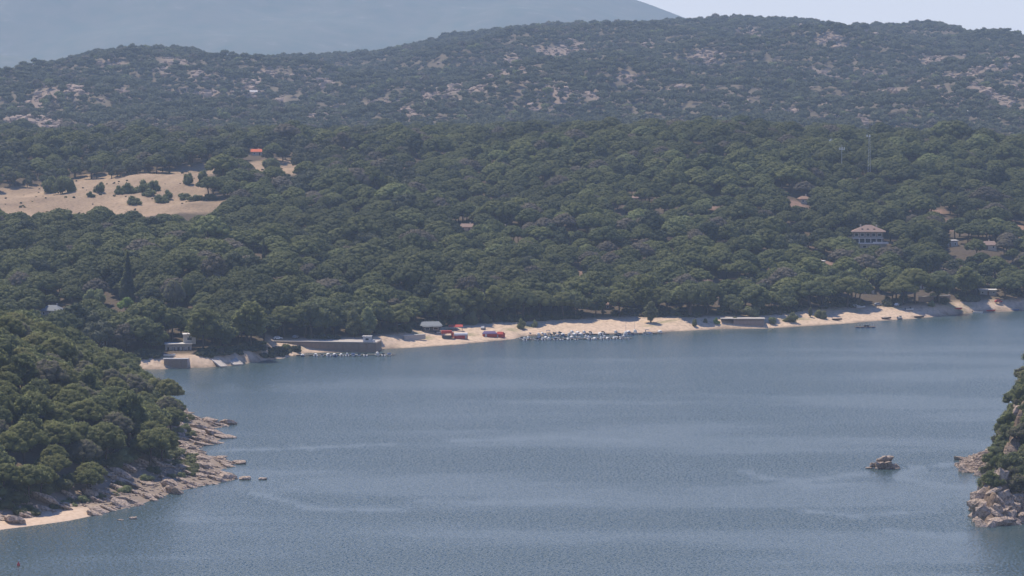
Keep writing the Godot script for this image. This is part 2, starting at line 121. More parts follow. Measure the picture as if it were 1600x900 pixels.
func quad(st: SurfaceTool, a: Vector3, b: Vector3, c: Vector3, d: Vector3, out: Vector3) -> void:
	var n := (b - a).cross(c - a)
	if n.length() < 1e-9: n = (c - a).cross(d - a)
	n = n.normalized()
	var flip := n.dot(out) > 0.0
	if not flip: n = -n
	st.set_normal(n)
	for v in ([a, c, b, a, d, c] if flip else [a, b, c, a, c, d]):
		st.add_vertex(v)

func tri(st: SurfaceTool, a: Vector3, b: Vector3, c: Vector3, out: Vector3) -> void:
	var n := (b - a).cross(c - a).normalized()
	var flip := n.dot(out) > 0.0
	st.set_normal(n if flip else -n)
	for v in ([a, c, b] if flip else [a, b, c]):
		st.add_vertex(v)

func box(st: SurfaceTool, c: Vector3, size: Vector3, turn := Basis()) -> void:
	var h := size * 0.5
	for ax in 3:
		for sg in [-1.0, 1.0]:
			var n := Vector3.ZERO
			n[ax] = sg
			var u := Vector3.ZERO
			u[(ax + 1) % 3] = h[(ax + 1) % 3]
			var w := Vector3.ZERO
			w[(ax + 2) % 3] = h[(ax + 2) % 3]
			var o := n * h[ax]
			quad(st, c + turn * (o - u - w), c + turn * (o + u - w), c + turn * (o + u + w), c + turn * (o - u + w), turn * n)

func box_mesh(c: Vector3, size: Vector3, turn := Basis()) -> ArrayMesh:
	var st := st_new()
	box(st, c, size, turn)
	return st.commit()

func tube(st: SurfaceTool, a: Vector3, b: Vector3, ra: float, rb: float, n := 6) -> void:
	var d := (b - a).normalized()
	var u := d.cross(Vector3.RIGHT if absf(d.x) < 0.9 else Vector3.UP).normalized()
	var w := d.cross(u)
	for i in n:
		var p := u * cos(TAU * i / n) + w * sin(TAU * i / n)
		var q := u * cos(TAU * (i + 1) / n) + w * sin(TAU * (i + 1) / n)
		quad(st, a + p * ra, a + q * ra, b + q * rb, b + p * rb, p + q)
		tri(st, b, b + p * rb, b + q * rb, d)

# ---------------------------------------------------------------- terrain
func line_at(L: Array, x: float) -> Array:
	if x <= L[0][0]: return L[0]
	for i in range(1, L.size()):
		if x <= L[i][0]:
			var t: float = (x - L[i - 1][0]) / (L[i][0] - L[i - 1][0])
			var r := [x, lerpf(L[i - 1][1], L[i][1], t)]
			if L[i].size() > 2: r.append(lerpf(L[i - 1][2], L[i][2], t))
			return r
	return L[-1]

func lumps(x: float, s: float, k: float) -> float:
	return sin(x * k + 1.3 + 0.7 * sin(s * k * 0.6)) * sin(s * k * 0.83 + 0.4 + 0.8 * sin(x * k * 0.7 + 2.0)) + 0.5 * sin(x * k * 2.3 + s * k * 1.1) * sin(s * k * 1.9 - x * k * 0.8 + 1.0)

var knot_cache := {}
func knots(x: float) -> Array:
	var key := int(round(x * 0.5))
	if not knot_cache.has(key):
		var xx := key * 2.0
		var a := line_at(BEACH, xx)
		var b := line_at(TOP, xx)
		var c := line_at(DIP, xx)
		var d := line_at(CREST, xx)
		var s0: float = line_at(SHORE, xx)[1]
		knot_cache[key] = [s0, maxf(a[1], s0 + 8.0), a[2], b[1], b[2], c[1], c[2], d[1], d[2]]
	return knot_cache[key]

func mainland(x: float, s: float) -> float:
	var k := knots(x)
	if s < k[0]: return maxf(-4.0, (s - k[0]) * 0.1)
	if s < k[1]: return k[2] * (s - k[0]) / (k[1] - k[0])
	if s < k[3]:
		var t: float = (s - k[1]) / (k[3] - k[1])
		return lerpf(k[2], k[4], t) + minf(1, t * 5) * minf(1, (1 - t) * 5) * (2.0 * lumps(x, s, 0.045) + 4.0 * lumps(x, s, 0.017))
	if s < k[5]:
		return lerpf(k[4], k[6], (s - k[3]) / (k[5] - k[3]))
	if s < k[7]:
		var t: float = (s - k[5]) / (k[7] - k[5])
		var e := minf(1, t * 4) * minf(1, 0.12 + (1 - t) * 3)
		return k[6] + (k[8] - k[6]) * (t + 0.10 * sin(t * PI)) + e * clampf((k[8] - k[6]) / 75.0, 0.12, 1.0) * (16 * lumps(x, s, 0.0085) + 7.5 * lumps(x, s, 0.024))
	return maxf(30.0, k[8] - (s - k[7]) * 0.12)

func poly_depth(poly: Array, x: float, s: float) -> float:
	# distance to the outline, positive inside
	var best := 1e12
	var inside := false
	var n := poly.size()
	for i in n:
		var ax: float = poly[i][0]
		var ay: float = poly[i][1]
		var bx: float = poly[(i + 1) % n][0]
		var by: float = poly[(i + 1) % n][1]
		if (ay > s) != (by > s) and x < (bx - ax) * (s - ay) / (by - ay) + ax:
			inside = not inside
		var dx := bx - ax
		var dy := by - ay
		var t := clampf(((x - ax) * dx + (s - ay) * dy) / (dx * dx + dy * dy), 0, 1)
		var ex := ax + dx * t - x
		var ey := ay + dy * t - s
		best = minf(best, ex * ex + ey * ey)
	return sqrt(best) if inside else -sqrt(best)

func in_poly(poly: Array, x: float, s: float) -> bool:
	var inside := false
	var n := poly.size()
	var j := n - 1
	for i in n:
		if (poly[i][1] > s) != (poly[j][1] > s) and x < (poly[j][0] - poly[i][0]) * (s - poly[i][1]) / (poly[j][1] - poly[i][1]) + poly[i][0]:
			inside = not inside
		j = i
	return inside

func headland_h(x: float, s: float) -> float:
	var d := poly_depth(HEADLAND, x, s)
	if d < 0: return maxf(-3.0, d * 0.25)
	var h := d * 0.13 if d < 14 else 1.82 + (d - 14) * 0.48
	if h > 50: h = 50 + (h - 50) * 0.35
	return h + minf(1, d * 0.05) * 0.8 * lumps(x, s, 0.12)

func cliff_h(x: float, s: float) -> float:
	var left: float = line_at(CLIFF_EDGE, s)[1]
	var front: float = 921.0 + 6.0 * sin(x * 0.13) - (x - 138.0) * 0.12
	var a := (x - left) * 2.55
	var b := (s - front) * 0.75
	if b > 7.0: b = 7.0 + (b - 7.0) * 0.85
	var h := minf(a, b)
	h = minf(h, 44.0 + (h - 44.0) * 0.1)
	h = minf(h, (1120.0 - s) * 1.2)
	var spit := poly_depth(SPIT, x, s)
	h = maxf(h, spit * 0.42)
	if h < 0.0: return maxf(-3.0, h)
	return h + minf(1.0, h * 0.15) * (2.2 * lumps(x, s, 0.23) + 1.0 * lumps(x, s, 0.7))

func sheet(xs: PackedFloat32Array, ss: PackedFloat32Array, wide: Callable, height: Callable, tint: Callable) -> ArrayMesh:
	var nx := xs.size()
	var v := PackedVector3Array()
	var c := PackedColorArray()
	for s in ss:
		var w: float = wide.call(s)
		for a in xs:
			var x := a * w
			var y: float = height.call(x, s)
			v.append(Vector3(x, y, -s))
			c.append(tint.call(x, s, y))
	var idx := PackedInt32Array()
	for j in ss.size() - 1:
		for i in nx - 1:
			var p := j * nx + i
			idx.append_array([p, p + nx, p + nx + 1, p, p + nx + 1, p + 1])
	var nrm := PackedVector3Array()
	nrm.resize(v.size())
	for k in range(0, idx.size(), 3):
		var n := (v[idx[k + 2]] - v[idx[k]]).cross(v[idx[k + 1]] - v[idx[k]])
		for q in 3: nrm[idx[k + q]] += n
	for k in nrm.size():
		nrm[k] = nrm[k].normalized()
	var arr := []
	arr.resize(Mesh.ARRAY_MAX)
	arr[Mesh.ARRAY_VERTEX] = v
	arr[Mesh.ARRAY_NORMAL] = nrm
	arr[Mesh.ARRAY_COLOR] = c
	arr[Mesh.ARRAY_INDEX] = idx
	var m := ArrayMesh.new()
	m.add_surface_from_arrays(Mesh.PRIMITIVE_TRIANGLES, arr)
	return m

func steps(a: float, b: float, d: float) -> PackedFloat32Array:
	var r := PackedFloat32Array()
	var n := int(ceil((b - a) / d))
	for i in n + 1:
		r.append(lerpf(a, b, float(i) / n))
	return r

# how bare and rocky the hill is at a place, 0 to 1
func bare(x: float, s: float) -> float:
	var b := 0.0
	for o in OUTCROPS:
		var dx: float = (x - o[0]) / o[2]
		var ds: float = (s - o[1]) / o[3]
		var q := dx * dx + ds * ds
		if q < 2.2:
			b = maxf(b, 1.0 - q / 2.2)
	return b

func in_clearing(x: float, s: float, grow := false) -> bool:
	for p in (CLEAR_GROWN if grow else CLEAR):
		if in_poly(p, x, s): return true
	return false

# ---------------------------------------------------------------- foliage
var ico_v := PackedVector3Array()
var ico_f := PackedInt32Array()
func make_ico() -> void:
	var t := (1.0 + sqrt(5.0)) / 2.0
	for p in [[-1, t, 0], [1, t, 0], [-1, -t, 0], [1, -t, 0], [0, -1, t], [0, 1, t], [0, -1, -t], [0, 1, -t], [t, 0, -1], [t, 0, 1], [-t, 0, -1], [-t, 0, 1]]:
		ico_v.append(Vector3(p[0], p[1], p[2]).normalized())
	var f := [0, 11, 5, 0, 5, 1, 0, 1, 7, 0, 7, 10, 0, 10, 11, 1, 5, 9, 5, 11, 4, 11, 10, 2, 10, 7, 6, 7, 1, 8, 3, 9, 4, 3, 4, 2, 3, 2, 6, 3, 6, 8, 3, 8, 9, 4, 9, 5, 2, 4, 11, 6, 2, 10, 8, 6, 7, 9, 8, 1]
	var mid := {}
	for k in range(0, f.size(), 3):
		var e := []
		for q in 3:
			var a: int = f[k + q]
			var b: int = f[k + (q + 1) % 3]
			var key := Vector2i(mini(a, b), maxi(a, b))
			if not mid.has(key):
				mid[key] = ico_v.size()
				ico_v.append(((ico_v[a] + ico_v[b]) * 0.5).normalized())
			e.append(mid[key])
		ico_f.append_array([f[k], e[0], e[2], f[k + 1], e[1], e[0], f[k + 2], e[2], e[1], e[0], e[1], e[2]])

# one bough of foliage: a rough core with many small sprays standing out of it
func bough(vs: PackedVector3Array, ns: PackedVector3Array, c: Vector3, r: Vector3, sprays: int, size: float, core := 0.78, lie := Vector3.ZERO) -> void:
	if core > 0.0:
		var p := PackedVector3Array()
		for v in ico_v:
			p.append(c + v * r * core * rng.randf_range(0.8, 1.15))
		for k in range(0, ico_f.size(), 3):
			var a := p[ico_f[k]]
			var b := p[ico_f[k + 1]]
			var d := p[ico_f[k + 2]]
			var n := (b - a).cross(d - a).normalized()
			if n.dot((a + b + d) / 3.0 - c) < 0: n = -n
			push_tri(vs, ns, a, b, d, (n + lie * 0.3).normalized())
	for i in sprays:
		var dir := Vector3(rng.randfn(), rng.randfn() + 0.35, rng.randfn()).normalized()
		var at := c + dir * r * rng.randf_range(0.74, 1.02)
		var up := (dir + Vector3(rng.randfn(), rng.randfn(), rng.randfn()) * 0.55 + Vector3(0, 0.25, 0)).normalized()
		var side := up.cross(Vector3(rng.randfn(), rng.randfn(), rng.randfn())).normalized()
		var other := up.cross(side)
		var z := size * rng.randf_range(0.6, 1.3)
		var a := at + side * z * 0.6
		var b := at - side * z * 0.5 + other * z * 0.45
		var d := at - side * z * 0.4 - other * z * 0.5 + up * z * 0.35
		var n := (b - a).cross(d - a).normalized()
		if n.dot(up) < 0: n = -n
		push_tri(vs, ns, a, b, d, (n + up * 0.7 + lie * 0.5).normalized())

func push_tri(vs: PackedVector3Array, ns: PackedVector3Array, a: Vector3, b: Vector3, c: Vector3, n: Vector3) -> void:
	vs.append(a)
	if (b - a).cross(c - a).dot(n) > 0:
		vs.append(c)
		vs.append(b)
	else:
		vs.append(b)
		vs.append(c)
	for i in 3: ns.append(n)

func foliage_mesh(vs: PackedVector3Array, ns: PackedVector3Array) -> ArrayMesh:
	var arr := []
	arr.resize(Mesh.ARRAY_MAX)
	arr[Mesh.ARRAY_VERTEX] = vs
	arr[Mesh.ARRAY_NORMAL] = ns
	var m := ArrayMesh.new()
	m.add_surface_from_arrays(Mesh.PRIMITIVE_TRIANGLES, arr)
	return m

# crown shapes, unit tree about 10 m tall: "pine" umbrella, "oak" round, "scrub" low round, "poplar" tall, "cypress" spire
func crown_mesh(kind: String, sd: int) -> ArrayMesh:
	rng.seed = sd
	var vs := PackedVector3Array()
	var ns := PackedVector3Array()
	match kind:
		"pine":
			var n := 38
			for i in n:
				var rr := sqrt((i + 0.5) / n) * 4.7
				var a := i * 2.39996 + rng.randf() * 0.4
				var y := 9.2 - 0.15 * rr * rr + rng.randf_range(-0.28, 0.28)
				var q := rng.randf_range(1.0, 1.45)
				bough(vs, ns, Vector3(cos(a) * rr, y, sin(a) * rr), Vector3(q * 1.05, q * 0.75, q * 1.05), 64, 0.37, 0.87, Vector3(cos(a) * rr * 0.3, 1.0, sin(a) * rr * 0.3).normalized())
			for i in 9:
				var a := i * 0.7 + rng.randf()
				var rr := rng.randf_range(2.4, 4.2)
				bough(vs, ns, Vector3(cos(a) * rr, rng.randf_range(5.4, 6.8), sin(a) * rr), Vector3(1.2, 0.8, 1.2), 60, 0.42)
		"tallpine":
			for i in 26:
				var t := (i + rng.randf()) / 26.0
				var rr := (2.9 * sin(PI * (0.15 + 0.8 * t)) + 0.3) * sqrt(rng.randf_range(0.25, 1.0))
				var a := i * 2.39996 + rng.randf() * 0.6
				var q := rng.randf_range(0.95, 1.5)
				bough(vs, ns, Vector3(cos(a) * rr, 3.6 + 6.0 * t, sin(a) * rr), Vector3(q, q * 0.75, q), 75, 0.40)
		"oak":
			for i in 24:
				var dir := Vector3(rng.randfn(), absf(rng.randfn()) * 0.9 - 0.25, rng.randfn()).normalized()
				var q := rng.randf_range(1.1, 1.7)
				bough(vs, ns, Vector3(0, 4.6, 0) + dir * Vector3(3.4, 3.0, 3.4) * rng.randf_range(0.65, 1.0), Vector3(q, q * 0.85, q), 75, 0.42)
		"scrub":
			for i in 13:
				var a := i * 2.4 + rng.randf()
				var rr := sqrt(rng.randf()) * 2.8
				var q := rng.randf_range(1.2, 1.9)
				bough(vs, ns, Vector3(cos(a) * rr, 2.0 + rng.randf_range(-0.7, 1.6) - rr * 0.3, sin(a) * rr), Vector3(q, q * 0.9, q), 75, 0.42)
		"small":
			for i in 8:
				var a := i * 2.4 + rng.randf()
				var rr := sqrt(i / 8.0) * 3.0
				var q := rng.randf_range(1.4, 2.1)
				bough(vs, ns, Vector3(cos(a) * rr, 5.4 - rr * rr * 0.16 + rng.randf_range(-0.5, 0.5), sin(a) * rr), Vector3(q, q * 0.8, q), 36, 0.6)
			bough(vs, ns, Vector3(0, 3.2, 0), Vector3(2.0, 2.0, 2.0), 20, 0.6)
		"poplar":
			for i in 30:
				var t := (i + rng.randf()) / 30.0
				var rr := 2.3 * sin(PI * (0.12 + 0.86 * t)) * sqrt(rng.randf())
				var a := i * 2.39996
				var q := rng.randf_range(0.8, 1.3)
				bough(vs, ns, Vector3(cos(a) * rr, 1.6 + 8.6 * t, sin(a) * rr), Vector3(q, q * 1.15, q), 60, 0.4, 0.7)
		"cypress":
			for i in 34:
				var t := (i + rng.randf()) / 34.0
				var rr := (1.0 - t) * 1.5 * sqrt(rng.randf())
				var a := i * 2.39996
				var q := (1.0 - t * 0.75) * 1.0
				bough(vs, ns, Vector3(cos(a) * rr, 0.8 + 9.4 * t, sin(a) * rr), Vector3(q, q * 1.4, q), 45, 0.32, 0.85)
	return foliage_mesh(vs, ns)

func trunk_mesh(kind: String, sd: int) -> ArrayMesh:
	rng.seed = sd
	var st := st_new()
	match kind:
		"pine":
			var lean := Vector3(rng.randf_range(-0.7, 0.7), 0, rng.randf_range(-0.7, 0.7))
			var fork := Vector3(0, 5.0, 0) + lean
			tube(st, Vector3(0, -1.2, 0), lean * 0.4 + Vector3(0, 2.5, 0), 0.34, 0.27)
			tube(st, lean * 0.4 + Vector3(0, 2.5, 0), fork, 0.27, 0.22)
			for i in 6:
				var a := TAU * i / 6.0 + rng.randf()
				tube(st, fork - Vector3(0, rng.randf() * 0.8, 0), Vector3(cos(a) * 2.7, rng.randf_range(7.4, 8.4), sin(a) * 2.7), 0.15, 0.06, 5)
		"tallpine":
			tube(st, Vector3(0, -1.2, 0), Vector3(0.1, 9.0, 0.1), 0.28, 0.06)
			for i in 9:
				var a := i * 2.4
				tube(st, Vector3(0.05, 3.4 + i * 0.6, 0.05), Vector3(cos(a) * 1.8, 4.0 + i * 0.62, sin(a) * 1.8), 0.08, 0.03, 4)
		"poplar", "cypress":
			tube(st, Vector3(0, -1.0, 0), Vector3(0, 8.5, 0), 0.3, 0.05)
		_:
			tube(st, Vector3(0, -1.2, 0), Vector3(0.1, 2.6, 0), 0.36, 0.28)
			for i in 5:
				var a := TAU * i / 5.0 + rng.randf()
				tube(st, Vector3(0.1, 2.4, 0), Vector3(cos(a) * 2.0, rng.randf_range(4.0, 5.4), sin(a) * 2.0), 0.17, 0.06, 5)
	return st.commit()

# ---------------------------------------------------------------- rock
func rock_mesh(sd: int, cuts: int, flat: float) -> ArrayMesh:
	# a block broken along planes: each direction reaches as far as the nearest plane lets it
	rng.seed = sd
	var pn := []
	for i in cuts:
		pn.append([Vector3(rng.randfn(), rng.randfn() * 0.8, rng.randfn()).normalized(), rng.randf_range(0.55, 0.9)])
	pn.append([Vector3(rng.randf_range(-0.2, 0.2), 1, rng.randf_range(-0.2, 0.2)).normalized(), 0.5])
	var p := PackedVector3Array()
	for v in ico_v:
		var r := 1.15
		for q in pn:
			var d: float = v.dot(q[0])
			if d > 0.05: r = minf(r, q[1] / d)
		p.append(v * r * Vector3(1, flat, 1) * rng.randf_range(0.97, 1.03))
	var vs := PackedVector3Array()
	var ns := PackedVector3Array()
	for k in range(0, ico_f.size(), 3):
		var a := p[ico_f[k]]
		var b := p[ico_f[k + 1]]
		var c := p[ico_f[k + 2]]
		var n := (b - a).cross(c - a).normalized()
		if n.dot(a + b + c) < 0: n = -n
		push_tri(vs, ns, a, b, c, n)
	return foliage_mesh(vs, ns)

# ---------------------------------------------------------------- the scene
func _ready() -> void:
	# camera
	var cam := Camera3D.new()
	cam.name = "camera"
	cam.position = Vector3(0, 133, 0)
	cam.rotation_degrees = Vector3(-4.0, 0, 0)
	cam.fov = rad_to_deg(2.0 * atan(450.0 / 5000.0))
	cam.near = 5.0
	cam.far = 60000.0
	add_child(cam)
	cam.current = true
	# sky and air
	var env := Environment.new()
	env.background_mode = Environment.BG_SKY
	var sm := ProceduralSkyMaterial.new()
	sm.sky_top_color = Color(0.23, 0.40, 0.70)
	sm.sky_horizon_color = Color(0.97, 0.97, 0.975)
	sm.sky_curve = 0.16
	sm.ground_bottom_color = Color(0.25, 0.25, 0.22)
	sm.ground_horizon_color = Color(0.55, 0.58, 0.62)
	sm.sun_angle_max = 12.0
	var sky := Sky.new()
	sky.sky_material = sm
	env.sky = sky
	env.tonemap_mode = Environment.TONE_MAPPER_LINEAR
	env.tonemap_exposure = 1.42
	env.fog_enabled = true
	env.fog_density = 0.000084
	env.fog_light_color = Color(0.785, 0.885, 0.99)
	env.sdfgi_enabled = true
	env.ssao_enabled = true
	env.ssil_enabled = true
	var we := WorldEnvironment.new()
	we.name = "world_environment"
	we.environment = env
	add_child(we)
	# sun: high, behind the far shore and a little to the west
	var sun := DirectionalLight3D.new()
	sun.name = "sun"
	sun.light_energy = 1.35
	sun.light_color = Color(1.0, 0.95, 0.87)
	sun.light_angular_distance = 0.53
	sun.shadow_enabled = true
	add_child(sun)
	sun.look_at_from_position(Vector3(-0.42, 1.3, -0.62), Vector3.ZERO)

	make_ico()
	materials()
	print("materials")
	setting()
	print("setting")
	forest()
	print("forest")
	objects()
	print("objects")

func materials() -> void:
	var soil := noise_tex(0.02, [lin(0.55, 0.55, 0.55), lin(0.8, 0.8, 0.8), lin(1, 1, 1), lin(0.7, 0.7, 0.7)], [0.2, 0.45, 0.65, 0.9], 3, 1024, 6)
	var m := textured("ground", soil, 60.0)
	m.vertex_color_use_as_albedo = true
	var sand := noise_tex(0.03, [lin(0.80, 0.78, 0.75), lin(0.95, 0.95, 0.95), lin(1, 1, 1)], [0.25, 0.5, 0.75], 8, 512, 6)
	m = textured("sand_ground", sand, 35.0)
	m.vertex_color_use_as_albedo = true
	var far := noise_tex(0.025, [lin(0.08, 0.12, 0.095), lin(0.12, 0.14, 0.11), lin(0.135, 0.15, 0.12), lin(0.30, 0.29, 0.26)], [0.25, 0.5, 0.72, 0.95], 5, 1024, 7)
	textured("far_mountain", far, 3000.0)
	var granite := noise_tex(0.012, [lin(0.09, 0.075, 0.065), lin(0.24, 0.185, 0.145), lin(0.42, 0.325, 0.255), lin(0.50, 0.40, 0.32), lin(0.22, 0.19, 0.165)], [0.2, 0.36, 0.5, 0.66, 0.9], 11, 512, 7)
	m = textured("granite", granite, 9.0)
	var cracks := noise_tex(0.02, [Color.BLACK, Color(0.6, 0.6, 0.6), Color.WHITE], [0.15, 0.4, 0.8], 61, 512, 5, FastNoiseLite.TYPE_CELLULAR)
	m.heightmap_enabled = true
	m.heightmap_texture = cracks
	m.heightmap_scale = 45.0
	m.vertex_color_use_as_albedo = true
	var granite2 := noise_tex(0.014, [lin(0.16, 0.125, 0.10), lin(0.30, 0.225, 0.17), lin(0.42, 0.32, 0.25), lin(0.24, 0.20, 0.17)], [0.2, 0.42, 0.62, 0.85], 12, 512, 6)
	textured("grey_granite", granite2, 7.0)
	var bark := noise_tex(0.05, [lin(0.06, 0.045, 0.035), lin(0.12, 0.085, 0.065)], [0.3, 0.7], 21, 128, 3)
	textured("bark", bark, 3.0)
	# foliage: one green per kind of tree
	var k := 0.95
	for f in [["pine_a", 0.066, 0.071, 0.020], ["pine_b", 0.080, 0.082, 0.023], ["pine_c", 0.045, 0.056, 0.020], ["pine_d", 0.098, 0.093, 0.028], ["pine_grey", 0.080, 0.070, 0.050], ["oak", 0.052, 0.062, 0.030], ["scrub", 0.085, 0.088, 0.045], ["pale", 0.13, 0.15, 0.075], ["bright", 0.12, 0.19, 0.04], ["dark", 0.013, 0.021, 0.014]]:
		m = mat("leaf_" + f[0], lin(f[1] * k, f[2] * k, f[3] * k), 0.75, 0.25)
		m.backlight_enabled = true
		m.backlight = lin(0.25, 0.28, 0.12)
	m = mat("leaf_any", Color.WHITE, 0.75, 0.25)
	m.vertex_color_use_as_albedo = true
	m.backlight_enabled = true
	m.backlight = lin(0.25, 0.28, 0.12)

func water_material() -> StandardMaterial3D:
	# ripple slopes over the whole lake, one texel about 0.35 by 0.5 m, with calmer and rougher reaches
	var W := 2048
	var H := 2048
	var a := FastNoiseLite.new()
	a.seed = 5
	a.frequency = 0.30
	a.fractal_octaves = 2
	var b := FastNoiseLite.new()
	b.seed = 9
	b.frequency = 0.36
	b.fractal_octaves = 2
	var ia := a.get_image(W, H, false, false, false).get_data()
	var ib := b.get_image(W, H, false, false, false).get_data()
	var gust := FastNoiseLite.new()
	gust.seed = 31
	gust.frequency = 1.0
	gust.fractal_octaves = 4
	var g := PackedFloat32Array()
	var GW := 256
	var GH := 512
	for j in GH:
		for i in GW:
			var x := -350.0 + 700.0 * i / GW
			var s := 780.0 + 1040.0 * j / GH
			var amp := clampf(0.72 + 1.5 * gust.get_noise_2d(x * 0.0038, s * 0.012), 0.28, 1.35)
			if s < 1200.0:   # slicks where the wind does not reach
				for L in CALM:
					for q in L.size() - 1:
						var p0 := Vector2(L[q][0], L[q][1] * 0.35)
						var p1 := Vector2(L[q + 1][0], L[q + 1][1] * 0.35)
						var pt := Vector2(x, s * 0.35)
						var d := pt.distance_to(Geometry2D.get_closest_point_to_segment(pt, p0, p1))
						d += 2.2 * gust.get_noise_2d(x * 0.08, s * 0.05)
						if d < 4.0: amp = minf(amp, lerpf(0.12, amp, clampf(d / 4.0, 0, 1)))
			g.append(amp)
	var data := PackedByteArray()
	data.resize(W * H * 3)
	var k := 0
	for j in H:
		var gj := mini(j * GH / H, GH - 1) * GW
		for i in W:
			var q := j * W + i
			var amp := g[gj + i * GW / W] * 0.95
			data[k] = 128 + clampi(int((ia[q] - 128) * amp), -46, 46)
			data[k + 1] = 128 + clampi(int((ib[q] - 128) * amp), -46, 46)
			data[k + 2] = 255
			k += 3
	var m := mat("water", Color.WHITE, 0.23, 0.5)
	m.normal_enabled = true
	m.normal_texture = ImageTexture.create_from_image(Image.create_from_data(W, H, false, Image.FORMAT_RGB8, data))
	m.normal_scale = 1.0
	m.albedo_color = lin(0.038, 0.067, 0.071)
	return m

func setting() -> void:
	# lake
	var st := st_new()
	st.set_normal(Vector3.UP)
	var pts := [Vector2(-1600, -300), Vector2(1600, -300), Vector2(1600, 2000), Vector2(-1600, 2000)]
	for i in [0, 3, 2, 0, 2, 1]:
		var p: Vector2 = pts[i]
		st.set_uv(Vector2((p.x + 350.0) / 700.0, (p.y - 780.0) / 1040.0))
		st.add_vertex(Vector3(p.x, 0, -p.y))
	st.generate_tangents()
	tag(part("lake_water", st.commit(), water_material(), self), "blue green reservoir water ruffled by wind", "", "", "structure")
	# base ground far below and beyond everything
	var g := part("ground", box_mesh(Vector3(0, -6.0, -5900), Vector3(9000, 2, 12900)), M.far_mountain, self)
	tag(g, "land under and beyond the hills", "", "", "structure")
	# far shore, forest slope and hills
	var rows := steps(1360, 1720, 4.0)
	rows.append_array(steps(1726, 2640, 8.0))
	rows.append_array(steps(2654, 5360, 14.0))
	rows.append_array(steps(5450, 6600, 115.0))
	var hill := sheet(steps(-1, 1, 0.011), rows, func(s): return 0.22 * s + 130.0, mainland, ground_tint)
	tag(part("hillside", hill, M.ground, self), "sandy shore rising through forest floor to rocky hills", "", "", "structure")
	# headland and cliff
	var head := sheet(steps(-400, -62, 2.5), steps(895, 1345, 2.5), func(_s): return 1.0, headland_h, func(x, s, _y):
		var d := poly_depth(HEADLAND, x, s)
		var sandy := smoothstep(17, 8, d) * smoothstep(960, 940, s) * smoothstep(-116, -126, x)
		return Color(0.15, 0.12, 0.09).lerp(Color(0.24, 0.195, 0.155), smoothstep(26, 14, d)).lerp(Color(0.56, 0.43, 0.32), sandy))
	tag(part("headland", head, M.sand_ground, self), "low wooded headland with a sandy foot", "", "", "structure")
	var cl := sheet(steps(118, 250, 1.0), steps(900, 1130, 1.0), func(_s): return 1.0, cliff_h, func(x, s, y):
		return Color(0.80, 0.76, 0.70).lerp(Color(0.45, 0.40, 0.34), clampf(0.5 + 0.6 * lumps(x, s, 0.35), 0, 1)))
	tag(part("cliff", cl, M.granite, self), "steep granite cliff rising out of the lake", "", "", "structure")
	# far mountains
	var mt := sheet(steps(-1, 1, 0.012), steps(9100, 12250, 110.0), func(s): return 0.30 * s, func(x, s):
		var r: float = line_at(RIDGE, x)[2]
		var t: float = clampf((s - 9100.0) / 2900.0, 0, 1)
		var h: float = lerpf(-20.0, r, t) if s <= 12000 else r - (s - 12000) * 0.2
		return h + 40.0 * t * (1 - t) * 4 * lumps(x, s, 0.0036), func(_x, _s, _y): return Color.WHITE)
	tag(part("mountain", mt, M.far_mountain, self), "hazy blue mountain filling the far distance", "", "", "structure")
	var mt2 := sheet(steps(-4500, -450, 90.0), steps(7900, 10100, 110.0), func(_s): return 1.0, func(x, s):
		var r: float = line_at(RIDGE_NEAR, x)[2]
		return lerpf(-20.0, r, clampf(1.0 - absf(s - 9000.0) / 1100.0, 0, 1)) + 8.0 * lumps(x, s, 0.004), func(_x, _s, _y): return Color.WHITE)
	tag(part("mountain_spur", mt2, M.far_mountain, self), "lower hazy spur before the mountain", "", "", "structure")

func ground_tint(x: float, s: float, y: float) -> Color:
	var k := knots(x)
	var sand := Color(0.58, 0.44, 0.315)
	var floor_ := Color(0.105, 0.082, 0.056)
	if s < k[0] + 1.6: return Color(0.27, 0.205, 0.15)
	if s < k[1] + 14.0:
		if s > lerpf(k[0], k[1], 0.45) and lumps(x, s, 0.13) + 0.6 * lumps(x, s, 0.4) > 1.0: sand = Color(0.34, 0.29, 0.17)
		sand *= 1.0 + 0.07 * lumps(x, s, 0.5)
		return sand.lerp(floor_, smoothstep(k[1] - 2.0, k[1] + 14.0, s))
	if s < 2700:
		if in_clearing(x, s): return Color(0.34, 0.245, 0.16) * (1.0 + 0.16 * lumps(x, s, 0.05) + 0.12 * lumps(x, s, 0.19))
		for d in DIRT:
			if Vector2((x - d[0]) / d[2], (s - d[1]) / d[3]).length() < 1.0 + 0.4 * lumps(x, s, 0.3): return Color(0.27, 0.175, 0.13)
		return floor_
	var b := bare(x, s)
	return Color(0.15, 0.125, 0.088).lerp(Color(0.28, 0.215, 0.165), smoothstep(0.1, 0.8, b + 0.25 * lumps(x, s, 0.05)))

var crowns := {}
var trunks := {}
var bands := {}   # [kind, variant] -> list of transforms and colours for the mass of forest

func tree_meshes() -> void:
	for k in [["pine", 5], ["tallpine", 3], ["oak", 4], ["scrub", 3], ["small", 5], ["poplar", 2], ["cypress", 1]]:
		crowns[k[0]] = []
		trunks[k[0]] = []
		for i in k[1]:
			crowns[k[0]].append(crown_mesh(k[0], 100 + i * 7 + k[0].length()))
			trunks[k[0]].append(trunk_mesh(k[0], 900 + i * 7 + k[0].length()))

func tree(called: String, kind: String, variant: int, at: Vector3, size: Vector3, turn: float, leaf: String, label: String, group := "", category := "tree") -> Node3D:
	var o := thing(called, label, category, at, turn, group)
	var n: int = crowns[kind].size()
	part("crown", crowns[kind][variant % n], M["leaf_" + leaf], o, Transform3D(Basis.from_scale(size), Vector3.ZERO))
	if kind != "scrub":
		part("trunk", trunks[kind][variant % n], M.bark, o, Transform3D(Basis.from_scale(size), Vector3.ZERO))
	return o

